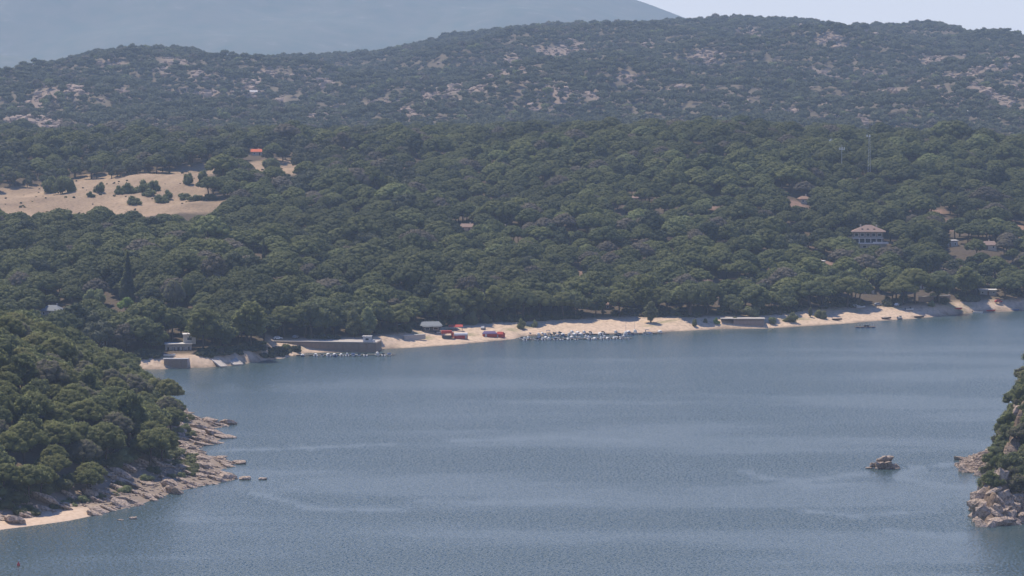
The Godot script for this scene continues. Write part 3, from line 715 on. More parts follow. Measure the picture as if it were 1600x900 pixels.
func mass(kind: String, at: Vector3, size: Vector3, turn: float, c: Color) -> void:
	var key := [kind, rng.randi() % crowns[kind].size()]
	if not bands.has(key): bands[key] = [[], []]
	bands[key][0].append(Transform3D(Basis(Vector3.UP, turn) * Basis.from_scale(size), at))
	bands[key][1].append(c)

func flush(called: String, label: String, under: Node = self) -> Node3D:
	var top := Node3D.new()
	top.name = called
	tag(top, label, "forest", "", "stuff")
	add_child(top)
	for key in bands:
		for what in ["crown", "trunk"]:
			if what == "trunk" and key[0] in ["scrub", "small"]: continue
			var mm := MultiMesh.new()
			mm.transform_format = MultiMesh.TRANSFORM_3D
			mm.use_colors = what == "crown"
			mm.mesh = (crowns if what == "crown" else trunks)[key[0]][key[1]]
			mm.instance_count = bands[key][0].size()
			for i in mm.instance_count:
				mm.set_instance_transform(i, bands[key][0][i])
				if what == "crown": mm.set_instance_color(i, bands[key][1][i])
			var o := MultiMeshInstance3D.new()
			o.name = what
			o.multimesh = mm
			o.material_override = M.leaf_any if what == "crown" else M.bark
			tag(o, "", "", "", "stuff")
			top.add_child(o, true)
	bands.clear()
	return top

func leaf_colour(kind: String) -> Color:
	var t := rng.randf()
	var c := Color(0.044, 0.056, 0.018).lerp(Color(0.092, 0.100, 0.030), t)
	if kind == "small": c = Color(0.036, 0.046, 0.024).lerp(Color(0.078, 0.084, 0.044), t)
	if kind == "oak": c = Color(0.036, 0.046, 0.026).lerp(Color(0.090, 0.094, 0.055), t)
	if kind == "tallpine": c = Color(0.030, 0.042, 0.022).lerp(Color(0.055, 0.066, 0.034), t)
	var q := rng.randf()
	if q < 0.07: c = Color(0.100, 0.085, 0.060)
	elif q < 0.11: c = Color(0.115, 0.130, 0.045)
	return c * (1.3 if kind == "small" else 1.1)

func blocked(x: float, s: float) -> bool:
	for b in KEEP_OPEN:
		if absf(x - b[0]) < b[2] and s > b[1] - b[3] and s < b[1] + b[4]: return true
	return false

func forest() -> void:
	tree_meshes()
	headland_trees()
	shore_forest()
	hill_trees()

func headland_trees() -> void:
	rng.seed = 4242
	var leaves := ["pine_a", "pine_b", "pine_b", "pine_c", "pine_d", "pine_a", "pine_grey"]
	var tone := {"pine_a": "dark green", "pine_b": "olive green", "pine_c": "deep green", "pine_d": "yellowish green", "pine_grey": "greyish brown"}
	var spots := []
	var s := 905.0
	while s < 1335.0:
		var x := -390.0 + rng.randf() * 7
		while x < -70.0:
			var px := x + rng.randf_range(-2.4, 2.4)
			var ps := s + rng.randf_range(-2.4, 2.4)
			var d := poly_depth(HEADLAND, px, ps)
			if d > 16.5 + 3.0 * sin(px * 0.15) or (ps > 1090.0 and d > 15.0):
				spots.append([px, ps, d])
			x += 9.4
		s += 8.4
	spots.sort_custom(func(a, b): return a[1] < b[1])
	for p in spots:
		var at := Vector3(p[0], headland_h(p[0], p[1]) - 0.2, -p[1])
		var z := rng.randf_range(0.82, 1.42)
		var size := Vector3(z * rng.randf_range(0.92, 1.12), z * rng.randf_range(0.9, 1.12), z)
		var pick := rng.randf()
		var kind := "pine" if pick < 0.72 else "oak" if pick < 0.88 else "tallpine"
		var turn := rng.randf() * TAU
		var v := rng.randi() % 5
		var leaf: String = leaves[rng.randi() % 7]
		var in_view: bool = absf(p[0]) < 0.168 * p[1] and (p[1] < 1190.0 or p[2] < 40.0)
		if not in_view:
			mass(kind, at, size, turn, leaf_colour(kind))
			continue
		var where := "at the wood's edge above the slabs" if p[2] < 36 else "in the lower wood" if p[2] < 60 else "in the upper wood" if p[2] < 90 else "at the top of the wood"
		where += ", headland's " + ("beach end" if p[1] < 985 else "near part" if p[1] < 1040 else "middle" if p[1] < 1100 else "far part" if p[1] < 1160 else "far tip")
		where = ("large " if z > 1.2 else "small " if z < 1.05 else "") + "%s " + where
		if kind == "oak":
			tree("oak_tree", "oak", v, at, size * 0.95, turn, "oak", where % "round dull green oak", "oaks of the headland")
		elif kind == "tallpine":
			tree("tall_pine", "tallpine", v, at, size * 1.15, turn, "pine_c", where % "narrow dark pine", "narrow pines of the headland")
		else:
			tree("stone_pine", "pine", v, at, size, turn, leaf, where % (tone[leaf] + " umbrella pine"), "umbrella pines of the headland")
	# shrubs along the foot of the wood
	var n := 0
	for i in 2500:
		var px := rng.randf_range(-200, -90)
		var ps := rng.randf_range(910, 1200)
		if absf(px) > 0.168 * ps: continue
		var d := poly_depth(HEADLAND, px, ps)
		if d < 10.0 or d > 30.0 or n > 130 or rng.randf() < 0.2: continue
		n += 1
		var leaf: String = ["scrub", "oak", "scrub", "pale"][rng.randi() % 4]
		var z := rng.randf_range(0.4, 0.8) * (1.6 if d > 18.0 else 1.0)
		tree("shrub", "scrub", rng.randi() % 3, Vector3(px, headland_h(px, ps) - 0.3, -ps), Vector3(z, z * rng.randf_range(0.6, 0.9), z), rng.randf() * TAU, leaf, "%s %s shrub %s, headland's %s" % ["large" if z > 0.85 else "small" if z < 0.55 else "middling", {"scrub": "grey green", "oak": "dark green", "pale": "pale"}[leaf], "among the waterside slabs" if d < 16 else "at the foot of the pines" if d < 23 else "under the first pines", "beach end" if ps < 985 else "near part" if ps < 1040 else "middle" if ps < 1100 else "far part" if ps < 1160 else "far tip"], "shrubs on the headland shore", "shrub")

func shore_forest() -> void:
	rng.seed = 777
	var front := []
	var s := 1400.0
	while s < 3030.0:
		var w := 0.205 * s + 60.0
		var x := -w
		var step := 11.8
		while x < w:
			var px := x + rng.randf_range(-3.3, 3.3)
			var ps := s + rng.randf_range(-3.3, 3.3)
			x += step
			var k := knots(px)
			if ps < k[1] + 3.0: continue
			if in_clearing(px, ps, true) or blocked(px, ps): continue
			var patch := lumps(px, ps, 0.028)
			if ps > k[1] + 60 and (rng.randf() < 0.07 or lumps(px, ps, 0.11) > 1.12): continue
			var z := rng.randf_range(0.85, 1.45) * (1.0 + 0.18 * patch)
			if rng.randf() < 0.12: z *= 1.3
			var kind := "pine"
			var q := rng.randf()
			if q > 0.93: kind = "tallpine"
			elif q > 0.86: kind = "oak"
			var edge: bool = ps < k[1] + 22.0
			if edge:
				kind = "pine" if q < 0.45 else "oak" if q < 0.75 else "tallpine"
				z *= 1.12 if kind == "pine" else 1.35
			if ps > 2050 and px < -60 and rng.randf() < 0.6: kind = "oak"
			var size := Vector3(z * rng.randf_range(0.95, 1.25), z * rng.randf_range(0.9, 1.12), z * rng.randf_range(0.95, 1.2))
			var at := Vector3(px, mainland(px, ps) - 0.2, -ps)
			if ps < k[1] + 20.0 and absf(px) < 0.165 * ps and px > -165.0:
				front.append([kind, at, size, rng.randf() * TAU])
			else:
				mass(kind, at, size, rng.randf() * TAU, leaf_colour(kind) * (1.0 + 0.22 * lumps(px, ps, 0.021)))
		s += 10.4 if s > 1760 else 7.8
	var leaves := ["pine_a", "pine_c", "pine_a", "pine_b", "pine_c"]
	front.sort_custom(func(a, b): return a[1].x < b[1].x)
	var ord := ["first", "second", "third", "fourth", "fifth", "sixth", "seventh", "eighth", "ninth", "tenth", "eleventh", "twelfth", "thirteenth", "fourteenth"]
	var count := {}
	for f in front:
		var at: Vector3 = f[1]
		var sec := "behind the quay" if at.x < -60 else "behind the red tents" if at.x < -5 else "behind the moored boats" if at.x < 90 else "behind the stone jetty" if at.x < 150 else "at the back of the wide sand"
		var kn: String = {"pine": "stone_pine", "oak": "oak_tree", "tallpine": "tall_pine"}[f[0]]
		var word: String = {"pine": "umbrella pine", "oak": "round oak", "tallpine": "tall narrow pine"}[f[0]]
		var nth: int = count.get(word + sec, 0)
		count[word + sec] = nth + 1
		tree(kn, f[0], rng.randi() % 5, at, f[2], f[3], "oak" if f[0] == "oak" else leaves[rng.randi() % 5], "%s %s from left, front row %s" % [ord[mini(nth, 13)], word, sec], "front row of trees on the far shore")
	print("front row ", front.size())
	# bushes filling the shade under the edge of the wood
	var all := bands
	bands = {}
	for i in 2600:
		var px := rng.randf_range(-165.0, 300.0)
		var k := knots(px)
		var ps: float = k[1] + rng.randf_range(4.0, 24.0)
		if px < -66.0: ps = k[0] + rng.randf_range(7.0, 24.0)
		if absf(px) > 0.175 * ps or blocked(px, ps) or in_clearing(px, ps, true): continue
		if px > -66.0 and rng.randf() < 0.55 - 0.4 * sin(px * 0.11): continue
		var z := rng.randf_range(0.25, 0.75)
		mass("scrub", Vector3(px, mainland(px, ps) - 0.3, -ps), Vector3(z, z * rng.randf_range(0.7, 1.1), z), rng.randf() * TAU, leaf_colour("oak"))
	flush("undergrowth", "dark bushes filling the shade along the foot of the far wood")
	bands = all
	var n := 0
	for key in bands: n += bands[key][0].size()
	print("forest mass ", n)
	for i in 260:
		var ps := rng.randf_range(1980, 2240)
		var px := rng.randf_range(-0.2, -0.06) * ps
		if not in_clearing(px, ps): continue
		var z := rng.randf_range(0.08, 0.3)
		mass("scrub", Vector3(px, mainland(px, ps) - 0.1, -ps), Vector3(z, z, z), rng.randf() * TAU, leaf_colour("oak"))
	flush("pine_forest", "dense dark green pine forest covering the far slope")

func hill_trees() -> void:
	rng.seed = 99
	var s := 3040.0
	while s < 5330.0:
		var w := 0.20 * s + 70.0
		var x := -w
		while x < w:
			var px := x + rng.randf_range(-4.6, 4.6)
			var ps := s + rng.randf_range(-4.6, 4.6)
			x += 10.2
			var b := smoothstep(0.0, 0.75, bare(px, ps) * 0.8 + 0.30 * lumps(px, ps, 0.07)) * 0.68 + 0.14 + 0.10 * lumps(px, ps, 0.05) + 0.2 * lumps(px, ps, 0.015)
			if rng.randf() < b: continue
			var z := rng.randf_range(0.45, 1.3)
			mass("small", Vector3(px, mainland(px, ps) - 0.3, -ps), Vector3(z * 1.36, z * rng.randf_range(1.0, 1.5), z * 1.36), rng.randf() * TAU, leaf_colour("small"))
		s += 9.8
	var n := 0
	for key in bands: n += bands[key][0].size()
	print("hill mass ", n)
	flush("hill_woodland", "scattered blue green oaks and pines covering the far hills")

func objects() -> void:
	more_materials()
	rocks()
	plants()
	houses()
	villa()
	waterfront()
	boats()
	masts()
	small_things()

func more_materials() -> void:
	var plaster := func(key, r, g, b):
		textured(key, noise_tex(0.03, [lin(r * 0.82, g * 0.80, b * 0.78), lin(r, g, b), lin(r * 0.93, g * 0.93, b * 0.92)], [0.25, 0.5, 0.8], key.length() * 7, 128, 4), 4.0, 0.9)
	plaster.call("white", 0.64, 0.61, 0.57)
	plaster.call("cream", 0.58, 0.49, 0.38)
	plaster.call("taupe", 0.27, 0.22, 0.18)
	plaster.call("grey", 0.34, 0.33, 0.32)
	plaster.call("brown", 0.20, 0.14, 0.10)
	plaster.call("slab", 0.56, 0.54, 0.51)
	plaster.call("slate", 0.22, 0.235, 0.24)
	plaster.call("tile", 0.28, 0.20, 0.165)
	plaster.call("brown_tile", 0.27, 0.18, 0.13)
	plaster.call("orange_tile", 0.38, 0.22, 0.15)
	plaster.call("bright_tile", 0.62, 0.17, 0.09)
	plaster.call("concrete", 0.42, 0.38, 0.34)
	plaster.call("old_stone", 0.30, 0.22, 0.165)
	plaster.call("red_stone", 0.38, 0.27, 0.215)
	mat("dark_glass", lin(0.02, 0.025, 0.03), 0.1, 0.5)
	mat("dark", lin(0.035, 0.035, 0.04), 0.7)
	mat("hull_white", lin(0.62, 0.62, 0.60), 0.3, 0.5)
	mat("hull_cream", lin(0.62, 0.58, 0.50), 0.35, 0.5)
	mat("hull_blue", lin(0.05, 0.10, 0.24), 0.35, 0.5)
	mat("hull_dark", lin(0.05, 0.05, 0.055), 0.4, 0.5)
	mat("hull_red", lin(0.45, 0.05, 0.035), 0.4, 0.5)
	mat("hull_brown", lin(0.16, 0.09, 0.06), 0.6)
	mat("canvas_blue", lin(0.05, 0.08, 0.16), 0.9)
	mat("canvas_grey", lin(0.30, 0.30, 0.30), 0.9)
	mat("canvas_dark", lin(0.045, 0.05, 0.055), 0.9)
	mat("canvas_white", lin(0.58, 0.57, 0.55), 0.9)
	mat("red_cloth", lin(0.36, 0.055, 0.045), 0.85)
	mat("purple_cloth", lin(0.14, 0.10, 0.20), 0.85)
	mat("steel", lin(0.36, 0.37, 0.39), 0.45, 0.5)
	mat("white_paint", lin(0.78, 0.78, 0.77), 0.4, 0.5)
	mat("grey_paint", lin(0.30, 0.31, 0.33), 0.35, 0.5)
	mat("red_paint", lin(0.42, 0.04, 0.03), 0.35, 0.5)
	mat("tyre", lin(0.02, 0.02, 0.02), 0.9)
	mat("planks", lin(0.13, 0.10, 0.08), 0.9)

# ---------------------------------------------------------------- stone
func stones_for(host: Node, list: Array, rocks_: Array, m: Material) -> void:
	for r in list:
		part("stone", rocks_[r[3] % rocks_.size()], m, host, Transform3D(r[2] * Basis.from_scale(r[1]), r[0]))

func rubble(host: Node, called: String, list: Array, rocks_: Array, m: Material) -> void:
	for v in rocks_.size():
		var mm := MultiMesh.new()
		mm.transform_format = MultiMesh.TRANSFORM_3D
		mm.mesh = rocks_[v]
		var mine := list.filter(func(r): return r[3] % rocks_.size() == v)
		mm.instance_count = mine.size()
		for i in mine.size():
			mm.set_instance_transform(i, Transform3D(mine[i][2] * Basis.from_scale(mine[i][1]), mine[i][0]))
		var o := MultiMeshInstance3D.new()
		o.name = called
		o.multimesh = mm
		o.material_override = m
		tag(o, "", "", "", "stuff")
		host.add_child(o, true)

func rocks() -> void:
	var slabs := []
	var blocks := []
	for i in 7:
		slabs.append(rock_mesh(300 + i, 9, 0.55))
		blocks.append(rock_mesh(400 + i, 11, 0.9))
	rng.seed = 11
	var head := get_node("headland")
	var big := []
	var small := []
	var tries := 0
	while (big.size() < 298 or small.size() < 1500) and tries < 60000:
		tries += 1
		var x := rng.randf_range(-185, -84)
		var s := rng.randf_range(912, 1235)
		if absf(x) > 0.172 * s: continue
		var d := poly_depth(HEADLAND, x, s)
		if d < -1.0 or d > 25.0: continue
		var sandy := s < 946.0 and x < -124.0 and d < 9.0
		if sandy and rng.randf() < 0.93: continue
		var z := rng.randf_range(0.9, 2.1) * (1.6 if rng.randf() < 0.18 else 1.0)
		var y := headland_h(x, s)
		var turn := Basis(Vector3.UP, rng.randf_range(-0.5, 0.5) + 0.2) * Basis(Vector3.FORWARD, rng.randf_range(0.1, 0.5)) * Basis(Vector3.RIGHT, rng.randf_range(-0.3, 0.15))
		if big.size() < 298 and rng.randf() < 0.4:
			big.append([Vector3(x, y + z * 0.12, -s), Vector3(z * rng.randf_range(1.2, 2.3), z * rng.randf_range(0.8, 1.5), z * rng.randf_range(0.8, 1.3)), turn, rng.randi()])
		elif small.size() < 1500:
			var q := rng.randf_range(0.25, 0.8)
			small.append([Vector3(x, y + q * 0.1, -s), Vector3(q * 1.5, q * 0.8, q), turn, rng.randi()])
	stones_for(head, big, slabs, M.granite)
	rubble(head, "rubble", small, blocks, M.granite)
	# cliff: blocks along the waterline and standing out of the face, scree on the spit
	var cl := get_node("cliff")
	big = []
	small = []
	tries = 0
	while (big.size() < 230 or small.size() < 900) and tries < 60000:
		tries += 1
		var x := rng.randf_range(122, 185)
		var s := rng.randf_range(905, 1075)
		var y := cliff_h(x, s)
		var spit := poly_depth(SPIT, x, s)
		if y < -0.6: continue
		var turn := Basis(Vector3.UP, rng.randf_range(-0.7, 0.7)) * Basis(Vector3.FORWARD, rng.randf_range(-0.5, 0.9)) * Basis(Vector3.RIGHT, rng.randf_range(-0.5, 0.3))
		if spit > -1.0 and y < 9.0:
			if small.size() < 900:
				var q := rng.randf_range(0.3, 1.0)
				small.append([Vector3(x, y + q * 0.2, -s), Vector3(q * 1.2, q * 0.9, q), turn, rng.randi()])
		elif big.size() < 230 and (y < 9.0 or rng.randf() < 0.12):
			var z := rng.randf_range(1.0, 2.6) * (1.3 if y < 7.0 else 1.0)
			big.append([Vector3(x, y, -s), Vector3(z * rng.randf_range(0.9, 1.9), z * rng.randf_range(0.9, 1.9), z), turn, rng.randi()])
	stones_for(cl, big, slabs + blocks, M.granite)
	rubble(cl, "scree", small, blocks, M.granite)
	# islet
	var ip: Array = ISLET[0]
	var isl := thing("rock_islet", "bare granite islet of piled boulders standing alone in the lake", "rock", Vector3(ip[0], 0, -ip[1]))
	for b in [[-4.9, 0.2, 0.4, 1.7, 0.7, 1.2, 0.1], [-3.4, 1.2, -0.3, 1.8, 1.5, 1.5, 0.3], [-1.0, 1.2, 0.2, 2.4, 2.2, 2.0, 0.5], [1.6, 1.3, 0.5, 2.5, 2.1, 1.9, 2.0], [3.9, 0.8, 0.1, 1.9, 1.7, 1.7, 1.1], [-0.6, 3.0, -0.7, 2.2, 1.3, 1.6, 2.6], [1.9, 3.5, -0.9, 2.6, 1.2, 1.7, 0.2], [0.4, 2.5, -1.6, 3.4, 2.0, 1.8, 3.0], [4.6, 0.1, 0.9, 1.5, 0.7, 0.9, 0.7], [-2.2, 0.1, 1.3, 1.7, 0.8, 0.9, 1.7]]:
		part("boulder", blocks[int(b[6] * 10) % 7], M.granite, isl, Transform3D(Basis(Vector3.UP, b[6]) * Basis(Vector3.FORWARD, b[6] * 0.12) * Basis.from_scale(Vector3(b[3], b[4], b[5])), Vector3(b[0], b[1], b[2])))
	# single rocks in the water off the headland
	var lab := ["small pale rock awash left of its darker neighbour near the beach", "small dark rock just off the sandy point", "low boulder first of two in line beyond the headland point", "flat boulder outermost in line beyond the headland point", "tall pointed boulder at the tip of the headland", "long slab at the mouth of the little cove", "rounded slab at the back of the little cove", "tiny rock awash"]
	for i in SMALLROCKS.size() - 1:
		var p: Array = SMALLROCKS[i]
		var r: float = p[3]
		var o := part("boulder", blocks[i] if i in [2, 4, 1] else slabs[i % 7], M.granite, self, Transform3D(Basis(Vector3.UP, 0.4 * i) * Basis.from_scale(Vector3(r, r * 0.55, r * 0.7)), Vector3(p[0], r * 0.12, -p[1])))
		tag(o, lab[i], "rock", "rocks in the water off the headland")
	# outcrops on the hills: too many and too far to pick apart
	var far := []
	for o in OUTCROPS:
		var n := int(clampf(o[2] * o[3] * 0.09, 40, 380))
		for i in n:
			var x: float = o[0] + rng.randfn() * o[2] * 0.75
			var s: float = o[1] + rng.randfn() * o[3] * 0.6
			var z := rng.randf_range(0.8, 2.6) * (2.0 if rng.randf() < 0.2 else 1.0)
			far.append([Vector3(x, mainland(x, s) + z * 0.25, -s), Vector3(z * 1.5, z * rng.randf_range(0.8, 1.5), z), Basis(Vector3.UP, rng.randf() * TAU) * Basis(Vector3.RIGHT, rng.randf_range(-0.4, 0.4)), rng.randi()])
	for i in 4500:
		var s := rng.randf_range(3080, 5250)
		var x := rng.randf_range(-0.18, 0.18) * s
		var z := rng.randf_range(0.6, 2.2)
		far.append([Vector3(x, mainland(x, s) + z * 0.3, -s), Vector3(z * 1.5, z * 1.2, z), Basis(Vector3.UP, rng.randf() * TAU), rng.randi()])
	print("hill rocks ", far.size())
	rubble(get_node("hillside"), "outcrop_rocks", far, blocks, M.grey_granite)

func plants() -> void:
	rng.seed = 5150
	for p in PLANTS:
		tree(p[8], p[5], rng.randi() % 5, Vector3(p[0], p[2] - 0.15, -p[1]), Vector3(p[3], p[4], p[3]), rng.randf() * TAU, p[6], p[7], "", p[9])
	# shrubs clinging to the cliff
	var n := 0
	for i in 6000:
		var x := rng.randf_range(128, 195)
		var s := rng.randf_range(925, 1060)
		if x > 0.167 * s: continue
		var y := cliff_h(x, s)
		if y < 7.0 + 2.5 * sin(s * 0.3) or n >= 150: continue
		var crowd := sin(x * 0.55 + 1.0) * sin(s * 0.19) + rng.randf_range(-0.7, 0.7)
		if crowd < 0.0: continue
		n += 1
		var z := rng.randf_range(0.4, 1.15)
		var tall := rng.randf() < 0.2
		var leaf: String = ["oak", "pine_grey", "pine_c", "oak", "scrub"][rng.randi() % 5]
		tree("cliff_shrub", "oak" if tall else "scrub", rng.randi() % 4, Vector3(x, y - 0.5, -s), Vector3(z, z * (0.75 if tall else 1.0), z), rng.randf() * TAU, leaf, "%s %s rooted in the granite cliff at right" % ["dark holm oak bush" if tall else "rounded evergreen shrub", "high up" if y > 24 else "halfway up" if y > 14 else "low down"], "shrubs on the right cliff", "shrub")

# ---------------------------------------------------------------- buildings
func hip_roof(w: float, d: float, rise: float, eave: float, y: float, ridge := 0.45) -> ArrayMesh:
	var st := st_new()
	var a := w * 0.5 + eave
	var b := d * 0.5 + eave
	var r := w * 0.5 * ridge
	var p := [Vector3(-a, y, b), Vector3(a, y, b), Vector3(a, y, -b), Vector3(-a, y, -b)]
	var t0 := Vector3(-r, y + rise, 0)
	var t1 := Vector3(r, y + rise, 0)
	quad(st, p[0], p[1], t1, t0, Vector3(0, 1, 1))
	quad(st, p[2], p[3], t0, t1, Vector3(0, 1, -1))
	tri(st, p[1], p[2], t1, Vector3(1, 1, 0))
	tri(st, p[3], p[0], t0, Vector3(-1, 1, 0))
	for i in 4:
		var q: Vector3 = p[i]
		var q2: Vector3 = p[(i + 1) % 4]
		quad(st, q, q2, q2 - Vector3(0, 0.2, 0), q - Vector3(0, 0.2, 0), (q + q2) * Vector3(1, 0, 1))
	quad(st, p[0] - Vector3(0, 0.2, 0), p[1] - Vector3(0, 0.2, 0), p[2] - Vector3(0, 0.2, 0), p[3] - Vector3(0, 0.2, 0), Vector3.DOWN)
	return st.commit()

func window_in(parent: Node, c: Vector3, w: float, h: float) -> void:
	# frame round a pane set back inside it
	var st := st_new()
	for sx in [-1.0, 1.0]:
		box(st, c + Vector3(sx * w * 0.5, 0, 0.03), Vector3(0.12, h + 0.12, 0.14))
		box(st, c + Vector3(0, sx * h * 0.5, 0.03), Vector3(w - 0.12, 0.12, 0.14))
	var f := part("window", st.commit(), M.white_paint, parent)
	part("pane", box_mesh(c + Vector3(0, 0, 0.015), Vector3(w - 0.13, h - 0.13, 0.05)), M.dark_glass, f)

func houses() -> void:
	for q in HOUSES:
		var w: float = q[3]
		var h: float = maxf(q[4], 2.6)
		var d: float = q[5]
		var o := thing(q[11], q[10], "house", Vector3(q[0], q[2], -q[1] - d * 0.5), deg_to_rad(q[9]), "houses in the wood")
		part("wall", box_mesh(Vector3(0, h * 0.5 - 1.5, 0), Vector3(w, h + 3.0, d)), M[q[7]], o)
		var roof: Node
		if q[6] == "flat":
			roof = part("roof", box_mesh(Vector3(0, h + 0.15, 0), Vector3(w + 0.9, 0.3, d + 0.9)), M[q[8]], o)
			if h > 4.5:
				part("balcony", box_mesh(Vector3(0, h * 0.5, d * 0.5 + 0.6), Vector3(w + 0.4, 0.25, 1.2)), M[q[8]], o)
		else:
			roof = part("roof", hip_roof(w, d, minf(w, d) * 0.27, 0.5, h + 0.02, 0.45 if q[6] == "hip" else 0.98), M[q[8]], o)
			part("chimney", box_mesh(Vector3(w * 0.22, h + d * 0.26, -d * 0.1), Vector3(0.7, 1.6, 0.7)), M[q[7]], roof)
		var n := maxi(2, int(w / 3.0))
		for i in n:
			var x := w * ((i + 0.5) / n - 0.5)
			if i == n / 2:
				part("door", box_mesh(Vector3(x, 1.05, d * 0.5 + 0.03), Vector3(1.0, 2.1, 0.08)), M.hull_brown, o)
			else:
				window_in(o, Vector3(x, minf(h * 0.55, 1.6), d * 0.5), 1.1, 1.2)
			if h > 4.5: window_in(o, Vector3(x, h * 0.78, d * 0.5), 1.1, 1.1)

func villa() -> void:
	var v: Array = VILLA[0]
	var o := thing("villa", "large three storey villa with hipped tile roof and long white balconies above the lake", "house", Vector3(v[0], v[2], -v[1] - 5.0), deg_to_rad(-6))
	part("wall", box_mesh(Vector3(-0.3, 5.4, -1.0), Vector3(18.0, 11.0, 10.0)), M.taupe, o)
	part("basement", box_mesh(Vector3(0.5, 0.8, 2.6), Vector3(20.5, 6.2, 5.0)), M.grey, o)
	part("side_wing", box_mesh(Vector3(-10.6, 8.5, -1.0), Vector3(2.6, 4.4, 8.0)), M.cream, o)
	part("terrace", box_mesh(Vector3(0.7, 4.12, 3.6), Vector3(22.4, 0.4, 7.4)), M.white, o)
	part("terrace_rail", box_mesh(Vector3(7.2, 4.75, 7.1), Vector3(9.0, 0.86, 0.15)), M.white, o)
	part("balcony", box_mesh(Vector3(-0.3, 7.3, 4.9), Vector3(18.4, 0.35, 1.8)), M.white, o)
	for i in 6:
		part("pillar", box_mesh(Vector3(-8.6 + i * 3.3, 5.72, 5.4), Vector3(0.35, 2.76, 0.35)), M.white, o)
	for i in 5:
		window_in(o, Vector3(-7.0 + i * 3.4, 5.7, 4.0), 2.9, 2.5)
		window_in(o, Vector3(-7.0 + i * 3.4, 9.2, 4.0), 2.0, 1.9)
	for i in 4:
		window_in(o, Vector3(-6.5 + i * 4.3, 2.2, 5.1), 2.0, 1.5)
	var r := part("roof", hip_roof(18.6, 11.0, 3.9, 1.0, 11.0, 0.16), M.tile, o, Transform3D(Basis(), Vector3(0, 0, -1)))
	for x in [-3.6, -0.4, 3.4]:
		part("dormer", box_mesh(Vector3(x, 12.3, 3.2), Vector3(1.2, 1.1, 2.2)), M.brown, r)
	part("chimney", box_mesh(Vector3(-4.6, 14.0, -1), Vector3(0.9, 2.2, 0.9)), M.cream, r)
	part("chimney", box_mesh(Vector3(4.8, 13.8, -1), Vector3(0.9, 2.2, 0.9)), M.cream, r)
	var c := thing("canopy", "pale canopy roof on posts below the big villa", "canopy", Vector3(v[0] - 2.5, v[2] - 3.4, -v[1] + 6.0), deg_to_rad(-8))
	part("roof", hip_roof(12.0, 5.0, 1.0, 0.5, 2.8, 0.6), M.slab, c)
	for sx in [-1, 1]:
		for sz in [-1, 1]:
			part("post", box_mesh(Vector3(sx * 5.7, 0.3, sz * 2.2), Vector3(0.2, 4.6, 0.2)), M.white, c)

func between(a: Array, b: Array) -> Array:
	var p := Vector3(a[0], 0, -a[1])
	var q := Vector3(b[0], 0, -b[1])
	var d := q - p
	return [p, q, d.length(), atan2(-d.z, d.x)]

